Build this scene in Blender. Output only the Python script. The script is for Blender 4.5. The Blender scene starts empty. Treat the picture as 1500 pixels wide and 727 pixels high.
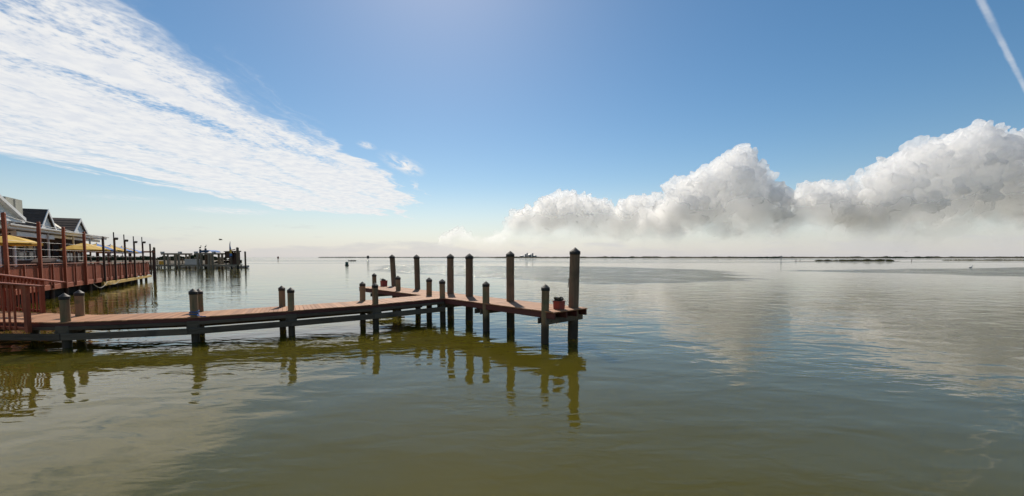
import bpy, math, random
import numpy as np
from mathutils import Vector, Matrix
R = math.radians
sc = bpy.context.scene
col = sc.collection
random.seed(7); rng = np.random.default_rng(7)

# ------------------------------------------------------------------ camera, sky, sun, exposure
cam_d = bpy.data.cameras.new('camera'); cam = bpy.data.objects.new('camera', cam_d); col.objects.link(cam)
cam_d.sensor_width = 36.0; cam_d.lens = 36.0 * 620 / 1500; cam_d.shift_y = 0.03066
cam_d.clip_start = 0.1; cam_d.clip_end = 200000
cam.location = (0, 0, 2.85); cam.rotation_euler = (R(87), 0, 0)
sc.camera = cam
SUN_AZ, SUN_EL = R(-10), R(42)
sv = Vector((math.sin(SUN_AZ) * math.cos(SUN_EL), math.cos(SUN_AZ) * math.cos(SUN_EL), math.sin(SUN_EL)))
sun_d = bpy.data.lights.new('sun', 'SUN'); sun = bpy.data.objects.new('sun', sun_d); col.objects.link(sun)
sun_d.energy = 4.8; sun_d.angle = R(0.5); sun_d.color = (1.0, 0.91, 0.78)
sun.rotation_euler = sv.to_track_quat('Z', 'Y').to_euler(); sun.location = (0, 0, 50)
sc.view_settings.view_transform = 'Standard'; sc.view_settings.look = 'None'
sc.view_settings.exposure = 0.0; sc.view_settings.gamma = 1.0
sc.render.engine = 'CYCLES'
sc.cycles.use_denoising = True
sc.cycles.volume_bounces = 14; sc.cycles.max_bounces = 16; sc.cycles.diffuse_bounces = 4; sc.cycles.glossy_bounces = 4; sc.cycles.transparent_max_bounces = 16
sc.cycles.caustics_reflective = False; sc.cycles.caustics_refractive = False
sc.cycles.sample_clamp_indirect = 6.0


class NT:
    """small helper to write node trees as expressions"""
    def __init__(s, nt): s.nt = nt
    def n(s, t, **kw):
        nd = s.nt.nodes.new(t)
        for k, v in kw.items(): setattr(nd, k, v)
        return nd
    def put(s, sock, v):
        if isinstance(v, bpy.types.NodeSocket): s.nt.links.new(v, sock)
        elif v is not None: sock.default_value = v
    def m(s, op, a, b=None, c=None, clamp=False):
        nd = s.n('ShaderNodeMath', operation=op, use_clamp=clamp)
        s.put(nd.inputs[0], a); s.put(nd.inputs[1], b); s.put(nd.inputs[2], c)
        return nd.outputs[0]
    def v(s, op, a, b=None, out=0):
        nd = s.n('ShaderNodeVectorMath', operation=op); s.put(nd.inputs[0], a); s.put(nd.inputs[1], b)
        return nd.outputs[out]
    def dot(s, a, b): return s.v('DOT_PRODUCT', a, b, 1)
    def xyz(s, x, y, z):
        nd = s.n('ShaderNodeCombineXYZ'); s.put(nd.inputs[0], x); s.put(nd.inputs[1], y); s.put(nd.inputs[2], z); return nd.outputs[0]
    def sep(s, a):
        nd = s.n('ShaderNodeSeparateXYZ'); s.put(nd.inputs[0], a); return nd.outputs
    def ss(s, a, lo, hi, o0=0.0, o1=1.0):
        nd = s.n('ShaderNodeMapRange', interpolation_type='SMOOTHSTEP')
        s.put(nd.inputs[0], a); s.put(nd.inputs[1], lo); s.put(nd.inputs[2], hi); s.put(nd.inputs[3], o0); s.put(nd.inputs[4], o1)
        return nd.outputs[0]
    def lin(s, a, lo, hi, o0=0.0, o1=1.0):
        nd = s.n('ShaderNodeMapRange'); nd.clamp = True
        s.put(nd.inputs[0], a); s.put(nd.inputs[1], lo); s.put(nd.inputs[2], hi); s.put(nd.inputs[3], o0); s.put(nd.inputs[4], o1)
        return nd.outputs[0]
    def noise(s, vec, scale, detail=3.0, rough=0.55, dist=0.0, color=False):
        nd = s.n('ShaderNodeTexNoise'); s.put(nd.inputs['Vector'], vec)
        nd.inputs['Scale'].default_value = scale; nd.inputs['Detail'].default_value = detail
        nd.inputs['Roughness'].default_value = rough; nd.inputs['Distortion'].default_value = dist
        return nd.outputs['Color' if color else 'Fac']
    def vor(s, vec, scale, feature='F1', out='Distance'):
        nd = s.n('ShaderNodeTexVoronoi', feature=feature); s.put(nd.inputs['Vector'], vec); nd.inputs['Scale'].default_value = scale
        return nd.outputs[out]
    def mix(s, f, a, b):
        nd = s.n('ShaderNodeMix', data_type='RGBA'); s.put(nd.inputs[0], f)
        s.put(nd.inputs[6], a if isinstance(a, bpy.types.NodeSocket) else (*a, 1)); s.put(nd.inputs[7], b if isinstance(b, bpy.types.NodeSocket) else (*b, 1))
        return nd.outputs[2]
    def mapped(s, vec, scale=(1, 1, 1), rot=(0, 0, 0), loc=(0, 0, 0)):
        nd = s.n('ShaderNodeMapping'); s.put(nd.inputs[0], vec); nd.inputs[1].default_value = loc; nd.inputs[2].default_value = rot; nd.inputs[3].default_value = scale
        return nd.outputs[0]
    def vmax(s, *a):
        r = a[0]
        for b in a[1:]: r = s.m('MAXIMUM', r, b)
        return r


def build_world():
    w = bpy.data.worlds.new('World'); sc.world = w; w.use_nodes = True
    nt = w.node_tree; nt.nodes.clear(); N = NT(nt)
    sky = N.n('ShaderNodeTexSky', sky_type='NISHITA'); sky.sun_disc = False
    sky.sun_elevation = SUN_EL; sky.sun_rotation = SUN_AZ
    sky.altitude = 0; sky.air_density = 1.0; sky.dust_density = 0.25; sky.ozone_density = 1.0
    hsv = N.n('ShaderNodeHueSaturation'); hsv.inputs['Saturation'].default_value = 1.42; hsv.inputs['Hue'].default_value = 0.495; nt.links.new(sky.outputs[0], hsv.inputs['Color'])
    bg = N.n('ShaderNodeBackground'); nt.links.new(hsv.outputs[0], bg.inputs[0]); bg.inputs[1].default_value = 0.090
    d = N.n('ShaderNodeTexCoord').outputs['Generated']
    dx, dy, dz = N.sep(d)
    nt.links.new(N.ss(dz, 0.0, 0.18, 0.75, 1.28), hsv.inputs['Saturation'])
    iz = N.m('DIVIDE', 1.0, N.m('MAXIMUM', dz, 0.03))
    px, py = N.m('MULTIPLY', dx, iz), N.m('MULTIPLY', dy, iz)
    P = N.xyz(px, py, 0.0)                                    # point on a flat cloud layer at unit height
    warp = N.v('SCALE', N.v('SUBTRACT', N.noise(P, 0.9, 4, 0.6, color=True), (0.5, 0.5, 0.5)), None)
    warp.node.inputs[3].default_value = 0.8
    Q = N.v('ADD', P, warp)
    qx, qy, _ = N.sep(Q)
    # --- altocumulus band running away from the viewer
    hs = []
    for nx, ny, c in ((1, 0, -1.5), (.947, .323, .78), (-.616, .788, 10.05), (-.864, .503, 8.52), (-1, 0.02, 5.0)):
        hs.append(N.m('SUBTRACT', N.dot(Q, (nx, ny, 0)), c))
    # the ragged end streaks: finger noise stretched along the band
    fing = N.noise(N.mapped(Q, (3.2, 0.35, 1), (0, 0, R(-8))), 1.0, 4, 0.6)
    sd = N.m('ADD', N.vmax(*hs), N.m('MULTIPLY', N.m('SUBTRACT', fing, 0.5), N.ss(qy, 2.0, 7.5, 0.9, 2.9)))
    band = N.ss(sd, 0.12, -0.42)
    streak = N.noise(N.mapped(Q, (2.2, 0.32, 1), (0, 0, R(6))), 1.3, 5, 0.6)
    S2 = N.v('ADD', P, N.mapped(warp, (0.12, 0.12, 0)))
    cells = N.noise(N.mapped(S2, (1.0, 0.8, 1), (0, 0, R(25))), 26.0, 3, 0.6)
    cells2 = N.noise(N.mapped(S2, (1.0, 0.7, 1)), 9.0, 4, 0.6)
    gapd = N.m('ABSOLUTE', N.m('SUBTRACT', qx, N.m('ADD', N.m('MULTIPLY', qy, 0.26), -3.15)))
    gap = N.m('MULTIPLY', N.ss(gapd, 0.28, 0.02), N.ss(qy, 5.5, 3.5))
    gap2d = N.m('ABSOLUTE', N.m('SUBTRACT', qx, -1.95))
    thin = N.m('MULTIPLY', N.ss(gap2d, 0.35, 0.0), N.ss(qy, 5.0, 3.0))
    dens = N.m('ADD', N.m('MULTIPLY', N.m('SUBTRACT', streak, 0.5), 2.7), 1.0)
    dens = N.m('SUBTRACT', dens, N.m('MULTIPLY', gap, 0.38))
    dens = N.m('SUBTRACT', dens, N.m('MULTIPLY', thin, 0.15))
    near = N.ss(py, 9.0, 2.0)
    dens = N.m('ADD', dens, N.m('MULTIPLY', N.m('SUBTRACT', cells, 0.5), N.m('MULTIPLY', N.m('MULTIPLY', near, N.ss(qx, -4.6, -2.2, 0.25, 1.0)), 1.7)))
    dens = N.m('ADD', dens, N.m('MULTIPLY', N.m('SUBTRACT', cells2, 0.5), 1.0))
    dens = N.m('MULTIPLY', N.m('MULTIPLY', N.m('MAXIMUM', dens, 0.0), band), 0.98, clamp=True)
    dens = N.m('MULTIPLY', N.ss(dens, 0.0, 1.0), 0.93)
    # --- contrail: a straight line on its own layer
    cd = N.m('ABSOLUTE', N.m('SUBTRACT', N.dot(P, (-.578, .816, 0)), .335))
    cn = N.noise(P, 7.0, 3, 0.6)
    con = N.m('MULTIPLY', N.ss(cd, N.m('MULTIPLY', N.m('ADD', cn, 0.6), 0.0150), 0.003), 0.36)
    con = N.m('MULTIPLY', N.m('MULTIPLY', con, N.ss(px, 0.3, 1.4)), N.ss(N.noise(P, 3.0, 4, 0.6), 0.3, 0.65, 0.6, 1.15))
    # --- small wisps
    def wisp(cx, cy, rx, ry, a):
        e = N.v('LENGTH', N.v('MULTIPLY', N.v('SUBTRACT', S2, (cx, cy, 0)), (1 / rx, 1 / ry, 0)), None, 1)
        f = N.noise(N.mapped(P, (3.0, 0.9, 1), (0, 0, R(20)), (cx, cy, 0)), 3.4, 6, 0.68, 0.6)
        return N.m('MULTIPLY', N.m('MULTIPLY', N.ss(e, 1.0, 0.1), N.ss(f, 0.36, 0.60)), a)
    ws = [wisp(-1.18, 4.7, .22, .75, 1.0), wisp(-1.30, 3.85, .09, .2, .9), wisp(-6.1, 9.25, 1.1, 1.1, .85), wisp(-2.0, 3.4, .45, .7, .22), wisp(-6.5, 7.2, .9, .6, .25)]
    wsum = ws[0]
    for x in ws[1:]: wsum = N.m('MAXIMUM', wsum, x)
    # --- thin low stratus veil along the horizon
    el = N.m('DIVIDE', dz, N.v('LENGTH', N.xyz(dx, dy, 0.0), None, 1))
    az = N.m('ARCTAN2', dx, dy)
    vn = N.noise(N.xyz(N.m('MULTIPLY', az, 3.0), N.m('MULTIPLY', el, 16.0), 0.0), 1.6, 5, 0.6)
    veil_h = N.m('ADD', 0.036, N.m('MULTIPLY', N.m('SUBTRACT', vn, 0.45), 0.16))
    veil = N.m('MULTIPLY', N.ss(el, N.m('ADD', veil_h, 0.03), N.m('SUBTRACT', veil_h, 0.045)), 0.78)
    veil = N.m('MAXIMUM', veil, N.m('MULTIPLY', N.m('EXPONENT', N.m('MULTIPLY', N.m('MAXIMUM', el, 0.0), -17.0)), 0.84))
    tot = N.m('MAXIMUM', N.m('MAXIMUM', dens, con), wsum)
    up = N.ss(dz, 0.0, 0.05)
    tot = N.m('MULTIPLY', tot, up)
    bgc = N.n('ShaderNodeBackground')
    # cloud white varies from cool to warm with the broader cell noise
    nt.links.new(N.mix(N.ss(cells2, 0.3, 0.7), (0.80, 0.82, 0.86), (0.95, 0.94, 0.92)), bgc.inputs[0]); bgc.inputs[1].default_value = 0.97
    bgv = N.n('ShaderNodeBackground'); bgv.inputs[0].default_value = (0.575, 0.575, 0.605, 1); bgv.inputs[1].default_value = 1.0
    mx0 = N.n('ShaderNodeMixShader'); nt.links.new(veil, mx0.inputs[0]); nt.links.new(bg.outputs[0], mx0.inputs[1]); nt.links.new(bgv.outputs[0], mx0.inputs[2])
    mx = N.n('ShaderNodeMixShader'); nt.links.new(tot, mx.inputs[0]); nt.links.new(mx0.outputs[0], mx.inputs[1]); nt.links.new(bgc.outputs[0], mx.inputs[2])
    out = N.n('ShaderNodeOutputWorld'); nt.links.new(mx.outputs[0], out.inputs[0])
build_world()

# ------------------------------------------------------------------ object helpers
ABS = {}
def tag(o, label=None, cat=None, group=None, kind=None):
    for k, v in (('label', label), ('category', cat), ('group', group), ('kind', kind)):
        if v: o[k] = v
    return o
def empty(name, loc, label, cat, group=None):
    o = bpy.data.objects.new(name, None); col.objects.link(o); o.location = loc; o.empty_display_size = 0.2
    ABS[o.name] = Vector(loc); return tag(o, label, cat, group)
def link_mesh(name, me, loc=(0, 0, 0), parent=None, rot=None):
    o = bpy.data.objects.new(name, me); col.objects.link(o)
    L = Vector(loc); ABS[o.name] = L
    if parent is not None:
        o.parent = parent; L = L - ABS[parent.name]
    o.location = L
    if rot is not None: o.rotation_euler = rot
    return o
class MB:
    def __init__(s): s.v = []; s.f = []
    def add(s, vs, fs):
        b = len(s.v); s.v += [tuple(x) for x in vs]; s.f += [tuple(i + b for i in f) for f in fs]; return s
    def hexa(s, p):                      # 8 points: bottom 4 ccw, top 4 ccw
        return s.add(p, [(3, 2, 1, 0), (4, 5, 6, 7), (0, 1, 5, 4), (1, 2, 6, 5), (2, 3, 7, 6), (3, 0, 4, 7)])
    def box(s, x0, x1, y0, y1, z0, z1):
        return s.hexa([(x0, y0, z0), (x1, y0, z0), (x1, y1, z0), (x0, y1, z0), (x0, y0, z1), (x1, y0, z1), (x1, y1, z1), (x0, y1, z1)])
    def beam(s, a, b, w, h):             # a, b: centre of the ends
        a, b = Vector(a), Vector(b); d = (b - a).normalized()
        side = d.cross(Vector((0, 0, 1)))
        side = Vector((1, 0, 0)) if side.length < 1e-4 else side.normalized()
        up = side.cross(d).normalized(); side = side * w / 2; up = up * h / 2
        return s.hexa([a - side - up, a + side - up, b + side - up, b - side - up, a - side + up, a + side + up, b + side + up, b - side + up])
    def tube(s, pts, rad, n=8, cap=True):
        pts = [Vector(p) for p in pts]; rad = rad if isinstance(rad, (list, tuple)) else [rad] * len(pts)
        rings = []
        for i, p in enumerate(pts):
            t = (pts[min(i + 1, len(pts) - 1)] - pts[max(i - 1, 0)]).normalized()
            u = t.cross(Vector((0, 0, 1))); u = Vector((1, 0, 0)) if u.length < 1e-3 else u.normalized(); w = t.cross(u)
            rings.append([p + (u * math.cos(2 * math.pi * k / n) + w * math.sin(2 * math.pi * k / n)) * rad[i] for k in range(n)])
        vs = [q for r in rings for q in r]; fs = []
        for i in range(len(pts) - 1):
            for k in range(n):
                a = i * n + k; b = i * n + (k + 1) % n; fs.append((a, b, b + n, a + n))
        if cap: fs += [tuple(range(n - 1, -1, -1)), tuple(range((len(pts) - 1) * n, len(pts) * n))]
        return s.add(vs, fs)
    def lathe(s, prof, n=16, c=(0, 0, 0)):   # [(r, z)...] bottom to top
        vs = []; fs = []; c = Vector(c)
        for r, z in prof:
            for k in range(n): vs.append(c + Vector((r * math.cos(2 * math.pi * k / n), r * math.sin(2 * math.pi * k / n), z)))
        for i in range(len(prof) - 1):
            for k in range(n):
                a = i * n + k; b = i * n + (k + 1) % n; fs.append((a, b, b + n, a + n))
        fs += [tuple(range(n - 1, -1, -1)), tuple(range((len(prof) - 1) * n, len(prof) * n))]
        return s.add(vs, fs)
    def prism(s, poly, ext):              # polygon extruded by a vector
        n = len(poly); e = Vector(ext); poly = [Vector(p) for p in poly]
        return s.add(poly + [p + e for p in poly], [tuple(range(n - 1, -1, -1)), tuple(range(n, 2 * n))] + [(i, (i + 1) % n, (i + 1) % n + n, i + n) for i in range(n)])
    def mesh(s, name, m, origin=(0, 0, 0), smooth=False):
        o = Vector(origin); me = bpy.data.meshes.new(name)
        me.from_pydata([tuple(Vector(p) - o) for p in s.v], [], s.f); me.update()
        import bmesh
        bm = bmesh.new(); bm.from_mesh(me); bmesh.ops.recalc_face_normals(bm, faces=bm.faces); bm.to_mesh(me); bm.free()
        if m is not None: me.materials.append(m)
        if smooth:
            me.polygons.foreach_set('use_smooth', [True] * len(me.polygons))
            try: me.set_sharp_from_angle(angle=R(40))
            except Exception: pass
        return me
    def build(s, name, m, parent=None, origin=None, smooth=False):
        if origin is None:
            a = np.array([tuple(p) for p in s.v]); origin = (*((a.min(0) + a.max(0))[:2] / 2), a.min(0)[2])
        return link_mesh(name, s.mesh(name, m, origin, smooth), origin, parent)

# ------------------------------------------------------------------ materials
MATS = {}
def new_mat(name):
    m = bpy.data.materials.new(name); m.use_nodes = True
    nt = m.node_tree; N = NT(nt); b = nt.nodes['Principled BSDF']; MATS[name] = m
    return m, N, b
def bump(N, b, h, strength=0.3, dist=0.01):
    bn = N.n('ShaderNodeBump'); bn.inputs['Strength'].default_value = strength; bn.inputs['Distance'].default_value = dist
    N.put(bn.inputs['Height'], h); N.put(b.inputs['Normal'], bn.outputs[0])
def plain(name, c, rough=0.6, var=0.12, scale=6.0, metal=0.0, bmp=0.0):
    m, N, b = new_mat(name)
    p = N.n('ShaderNodeTexCoord').outputs['Object']
    n = N.noise(p, scale, 5, 0.6); rnd = N.n('ShaderNodeObjectInfo').outputs['Random']
    f = N.m('ADD', N.m('MULTIPLY', N.m('SUBTRACT', n, 0.5), 2.0), N.m('MULTIPLY', N.m('SUBTRACT', rnd, 0.5), 0.9))
    k = N.m('ADD', 0.5, N.m('MULTIPLY', f, 0.5), clamp=True)
    N.put(b.inputs['Base Color'], N.mix(k, tuple(x * (1 - var) for x in c), tuple(min(1, x * (1 + var)) for x in c)))
    b.inputs['Roughness'].default_value = rough; b.inputs['Metallic'].default_value = metal
    if bmp: bump(N, b, n, bmp)
    return m
def wood(name, c0, c1, grain=(1, 1, 1), rough=0.75, stain=(0.05, 0.045, 0.035), stain_amt=0.35, wet=False, green=0.0, rndamp=0.5):
    m, N, b = new_mat(name)
    p = N.n('ShaderNodeTexCoord').outputs['Object']; rnd = N.n('ShaderNodeObjectInfo').outputs['Random']
    off = N.xyz(N.m('MULTIPLY', rnd, 37.0), N.m('MULTIPLY', rnd, 91.0), N.m('MULTIPLY', rnd, 53.0))
    q = N.v('ADD', p, off)
    g = N.noise(N.mapped(q, grain), 1.0, 6, 0.65, 0.4)
    big = N.noise(q, 1.7, 4, 0.6)
    f = N.m('ADD', N.m('ADD', N.m('MULTIPLY', N.m('SUBTRACT', g, 0.5), 1.6), 0.5), N.m('MULTIPLY', N.m('SUBTRACT', rnd, 0.5), rndamp), clamp=True)
    c = N.mix(f, c0, c1)
    c = N.mix(N.m('MULTIPLY', N.ss(big, 0.5, 0.72), stain_amt), c, stain)
    pos = N.n('ShaderNodeNewGeometry').outputs['Position']; _, _, wz = N.sep(pos)
    if green: 
        gn = N.noise(q, 2.3, 3, 0.6)
        c = N.mix(N.m('MULTIPLY', N.ss(gn, 0.42, 0.66), green), c, (0.10, 0.14, 0.07))
    rg = N.m('ADD', rough, 0.0)
    if wet:                               # tide stain and growth on the lower part of the pile
        wn = N.noise(N.mapped(pos, (6, 6, 2)), 1.0, 4, 0.6)
        t = N.ss(N.m('ADD', wz, N.m('MULTIPLY', N.m('SUBTRACT', wn, 0.5), 0.5)), 0.75, 0.45)
        c = N.mix(N.m('MULTIPLY', t, 0.85), c, (0.022, 0.019, 0.014))
        rg = N.m('SUBTRACT', rough, N.m('MULTIPLY', t, 0.3))
    N.put(b.inputs['Base Color'], c); N.put(b.inputs['Roughness'], rg)
    b.inputs['Specular IOR Level'].default_value = 0.35
    bump(N, b, g, 0.5, 0.008)
    return m
M_deck = wood('deck_boards', (0.28, 0.122, 0.052), (0.45, 0.22, 0.105), (3, 30, 8), 0.7, (0.20, 0.12, 0.09), 0.45, rndamp=0.9)
M_red = wood('red_stained_wood', (0.25, 0.052, 0.021), (0.39, 0.102, 0.044), (14, 14, 1.2), 0.6, (0.10, 0.03, 0.02), 0.4)
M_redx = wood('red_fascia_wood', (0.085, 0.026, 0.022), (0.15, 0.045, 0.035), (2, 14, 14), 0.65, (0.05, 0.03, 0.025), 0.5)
M_redrail = wood('red_rail_wood', (0.25, 0.062, 0.028), (0.38, 0.115, 0.055), (2, 10, 10), 0.55, (0.12, 0.04, 0.03), 0.3)
M_grey = wood('weathered_grey_timber', (0.065, 0.049, 0.033), (0.185, 0.142, 0.098), (1.5, 16, 16), 0.85, (0.05, 0.042, 0.034), 0.6)
M_pile = wood('piling_timber', (0.17, 0.102, 0.052), (0.36, 0.24, 0.138), (18, 18, 1.0), 0.85, (0.09, 0.07, 0.05), 0.5, wet=True, green=0.55)
M_tall = wood('tall_piling_timber', (0.115, 0.074, 0.046), (0.25, 0.168, 0.105), (18, 18, 0.9), 0.85, (0.07, 0.05, 0.04), 0.55, wet=True, green=0.2)
M_dock = wood('dock_timber', (0.19, 0.145, 0.095), (0.37, 0.30, 0.22), (1.5, 12, 12), 0.85, (0.10, 0.08, 0.05), 0.4)
M_cap = plain('black_cap_plastic', (0.022, 0.021, 0.021), 0.62, 0.4, 9)
M_bolt = plain('rusty_bolt', (0.10, 0.05, 0.03), 0.6, 0.3, 40, 0.5)
M_white = plain('white_paint', (0.82, 0.81, 0.79), 0.55, 0.10, 2.5)
M_siding = plain('pale_siding', (0.70, 0.71, 0.70), 0.6, 0.10, 2.0)
M_shingle = plain('dark_shingle', (0.105, 0.074, 0.056), 0.95, 0.4, 5.0, bmp=0.3)
M_beige = plain('beige_sheet_metal', (0.42, 0.40, 0.32), 0.5, 0.10, 1.5)
M_brown = plain('brown_siding', (0.075, 0.04, 0.03), 0.75, 0.25, 3.0)
M_darkwood = wood('dark_brown_timber', (0.05, 0.026, 0.018), (0.11, 0.058, 0.04), (12, 12, 1.2), 0.7, (0.03, 0.02, 0.015), 0.4)
M_grmetal = plain('grey_metal', (0.34, 0.34, 0.34), 0.45, 0.12, 3.0, 0.6)
M_darkmetal = plain('dark_metal', (0.035, 0.035, 0.037), 0.5, 0.2, 5, 0.3)
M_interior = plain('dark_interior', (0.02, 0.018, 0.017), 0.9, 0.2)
M_yellow = plain('yellow_canvas', (0.62, 0.38, 0.05), 0.8, 0.10, 3)
M_blue = plain('blue_canvas', (0.07, 0.19, 0.48), 0.8, 0.10, 3)
M_pole = plain('pale_pole', (0.55, 0.53, 0.50), 0.5, 0.1)
M_yelltim = wood('yellow_timber', (0.48, 0.30, 0.08), (0.68, 0.46, 0.15), (1.5, 12, 12), 0.75, (0.25, 0.16, 0.06), 0.6)
M_rope = plain('pale_rope', (0.45, 0.42, 0.36), 0.9, 0.2, 30)
M_brope = plain('blue_rope', (0.02, 0.13, 0.42), 0.8, 0.3, 30)
M_tub = plain('red_tub_plastic', (0.30, 0.045, 0.03), 0.5, 0.25, 8)
M_net = plain('dark_netting', (0.035, 0.035, 0.03), 0.9, 0.5, 20)
M_ground = plain('shore_ground', (0.16, 0.13, 0.09), 0.95, 0.25, 0.8)
M_bird = plain('dark_feathers', (0.07, 0.06, 0.055), 0.8, 0.3, 20)
M_wbird = plain('white_feathers', (0.7, 0.69, 0.66), 0.8, 0.1, 20)
M_green = plain('green_buoy_paint', (0.02, 0.09, 0.06), 0.5, 0.2, 5)
M_skin = plain('brown_body', (0.10, 0.06, 0.045), 0.8, 0.2)
def glass_mat():
    m, N, b = new_mat('window_glass')
    b.inputs['Base Color'].default_value = (0.02, 0.028, 0.032, 1); b.inputs['Roughness'].default_value = 0.06; b.inputs['IOR'].default_value = 1.5
    p = N.n('ShaderNodeTexCoord').outputs['Object']; bump(N, b, N.noise(p, 1.2, 2), 0.08, 0.01)
    return m
M_glass = glass_mat()
def leaf_mat(name, c0, c1):
    m, N, b = new_mat(name)
    p = N.n('ShaderNodeNewGeometry').outputs['Position']
    n = N.noise(p, 0.35, 5, 0.65)
    N.put(b.inputs['Base Color'], N.mix(N.ss(n, 0.3, 0.7), c0, c1)); b.inputs['Roughness'].default_value = 0.85
    b.inputs['Specular IOR Level'].default_value = 0.2
    return m
M_leaf = leaf_mat('far_foliage', (0.030, 0.042, 0.018), (0.085, 0.105, 0.045))
M_marsh = leaf_mat('marsh_grass', (0.05, 0.052, 0.016), (0.15, 0.14, 0.05))

# ------------------------------------------------------------------ water
def water_mat():
    m, N, b = new_mat('bay_water')
    pos = N.n('ShaderNodeNewGeometry').outputs['Position']
    # where the breeze ruffles the bay
    wn = N.v('SUBTRACT', N.noise(N.mapped(pos, (0.05, 0.05, 0)), 1.0, 4, 0.6, color=True), (0.5, 0.5, 0.5))
    sc_ = N.v('SCALE', wn, None); sc_.node.inputs[3].default_value = 16.0
    wn2 = N.v('SUBTRACT', N.noise(N.mapped(pos, (0.35, 0.22, 0)), 1.0, 4, 0.65, color=True), (0.5, 0.5, 0.5))
    sc2 = N.v('SCALE', wn2, None); sc2.node.inputs[3].default_value = 7.0
    wp = N.v('ADD', N.v('ADD', pos, sc_), sc2)
    def poly(pts, soft):
        hs = []
        n = len(pts)
        for i in range(n):
            (x0, y0), (x1, y1) = pts[i], pts[(i + 1) % n]
            L = math.hypot(x1 - x0, y1 - y0); nx, ny = (y1 - y0) / L, -(x1 - x0) / L
            hs.append(N.m('SUBTRACT', N.dot(wp, (nx, ny, 0)), nx * x0 + ny * y0))
        return N.ss(N.vmax(*hs), soft, -soft)
    r1 = poly([(33, 58), (46, 97), (25, 128), (-45, 150), (-30, 90), (8, 48), (19, 48)], 2.0)
    r2 = poly([(54, 96), (78, 63), (330, 80), (420, 210), (150, 120), (99, 178), (62, 178)], 2.5)
    st = N.noise(N.mapped(pos, (0.0016, 0.011, 0)), 1.0, 4, 0.6, 0.6)
    _, yy, _ = N.sep(pos)
    r3 = N.m('MULTIPLY', N.ss(st, 0.47, 0.56), N.ss(yy, 150, 230))
    ruf = N.vmax(r1, r2, N.m('MULTIPLY', r3, 0.8))
    rn = N.noise(N.mapped(pos, (0.16, 0.10, 0)), 1.0, 6, 0.7)
    ruf = N.m('MULTIPLY', ruf, N.ss(rn, 0.35, 0.6, 0.45, 1.0))
    # ripples: long slow undulation, mid ripples with crests across the view, fine ripples
    big = N.noise(N.mapped(pos, (0.55, 0.95, 0), (0, 0, R(-14))), 1.0, 2.0, 0.45, 0.35)
    mid = N.noise(N.mapped(pos, (1.5, 3.2, 0), (0, 0, R(-10))), 1.0, 2.0, 0.5, 0.5)
    fine = N.noise(N.mapped(pos, (5.0, 9.0, 0), (0, 0, R(8))), 1.0, 2.0, 0.5)
    patch = N.noise(N.mapped(pos, (0.16, 0.22, 0)), 1.0, 3.0, 0.6)
    pk = N.ss(patch, 0.38, 0.62, 0.25, 1.35)
    h = N.m('ADD', N.m('MULTIPLY', big, 0.032), N.m('MULTIPLY', N.m('MULTIPLY', mid, 0.0105), pk))
    h = N.m('ADD', h, N.m('MULTIPLY', N.m('MULTIPLY', fine, 0.0014), pk))
    chop = N.noise(N.mapped(pos, (0.5, 0.8, 0)), 1.0, 4.0, 0.65, 0.3)
    h = N.m('ADD', h, N.m('MULTIPLY', N.m('MULTIPLY', chop, 0.42), ruf))
    bn = N.n('ShaderNodeBump'); bn.inputs['Strength'].default_value = 1.0; bn.inputs['Distance'].default_value = 1.0
    N.put(bn.inputs['Height'], h); N.put(b.inputs['Normal'], bn.outputs[0])
    tn = N.noise(N.mapped(pos, (0.06, 0.09, 0)), 1.0, 3, 0.6)
    N.put(b.inputs['Base Color'], N.mix(tn, (0.066, 0.057, 0.006), (0.085, 0.072, 0.010)))
    N.put(b.inputs['Roughness'], N.m('ADD', 0.02, N.m('MULTIPLY', ruf, 0.16)))
    N.put(b.inputs['IOR'], N.m('SUBTRACT', 1.41, N.m('MULTIPLY', ruf, 0.13))); b.inputs['Specular Tint'].default_value = (1.0, 0.82, 0.36, 1)
    b.inputs['Subsurface Weight'].default_value = 1.0; b.inputs['Subsurface Radius'].default_value = (1.0, 0.9, 0.5); b.inputs['Subsurface Scale'].default_value = 1.6; b.subsurface_method = 'BURLEY'
    return m
M_water = water_mat()
wm = MB(); S = 90000
wm.add([(-S, -2000, 0), (S, -2000, 0), (S, S, 0), (-S, S, 0)], [(0, 1, 2, 3)])
tag(wm.build('water', M_water, None, (0, 0, 0)), kind='structure')

# ------------------------------------------------------------------ noise in numpy (for lumpy geometry)
_perm = rng.random((64, 64, 64)).astype(np.float32)
def vnoise(p):
    i = np.floor(p).astype(int); f = p - i; f = f * f * (3 - 2 * f); i &= 63; j = (i + 1) & 63
    x0, y0, z0 = i.T; x1, y1, z1 = j.T; fx, fy, fz = f.T
    c = lambda a, b_, d: _perm[a, b_, d]
    l = lambda a, b_, t: a + (b_ - a) * t
    return l(l(l(c(x0, y0, z0), c(x1, y0, z0), fx), l(c(x0, y1, z0), c(x1, y1, z0), fx), fy),
             l(l(c(x0, y0, z1), c(x1, y0, z1), fx), l(c(x0, y1, z1), c(x1, y1, z1), fx), fy), fz) - 0.5
def fbm(p, o=4):
    r = np.zeros(len(p)); a = 1.0
    for k in range(o):
        r += a * vnoise(p * 2 ** k + 17.3 * k); a *= 0.5
    return r

# ------------------------------------------------------------------ the pier
DZ = 1.09
E = Vector((.672, -.740, 0)).normalized(); Nn = Vector((.740, .672, 0)).normalized()
def W(a, s, z=0.0): return Nn * a + E * s + Vector((0, 0, z))
A0, A1, S0, S1 = 10.10, 11.78, -24.6, -9.08          # T-head: across a, along s
MS0, MS1, MA0 = -17.22, -15.46, 1.35                 # walkway: across s, from a = MA0 to A0
pier = empty('wooden_pier', W(A0, -16, 0), 'long red-brown boarded timber pier on pilings ending in a T-shaped head', 'pier')

BW = 0.142
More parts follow.
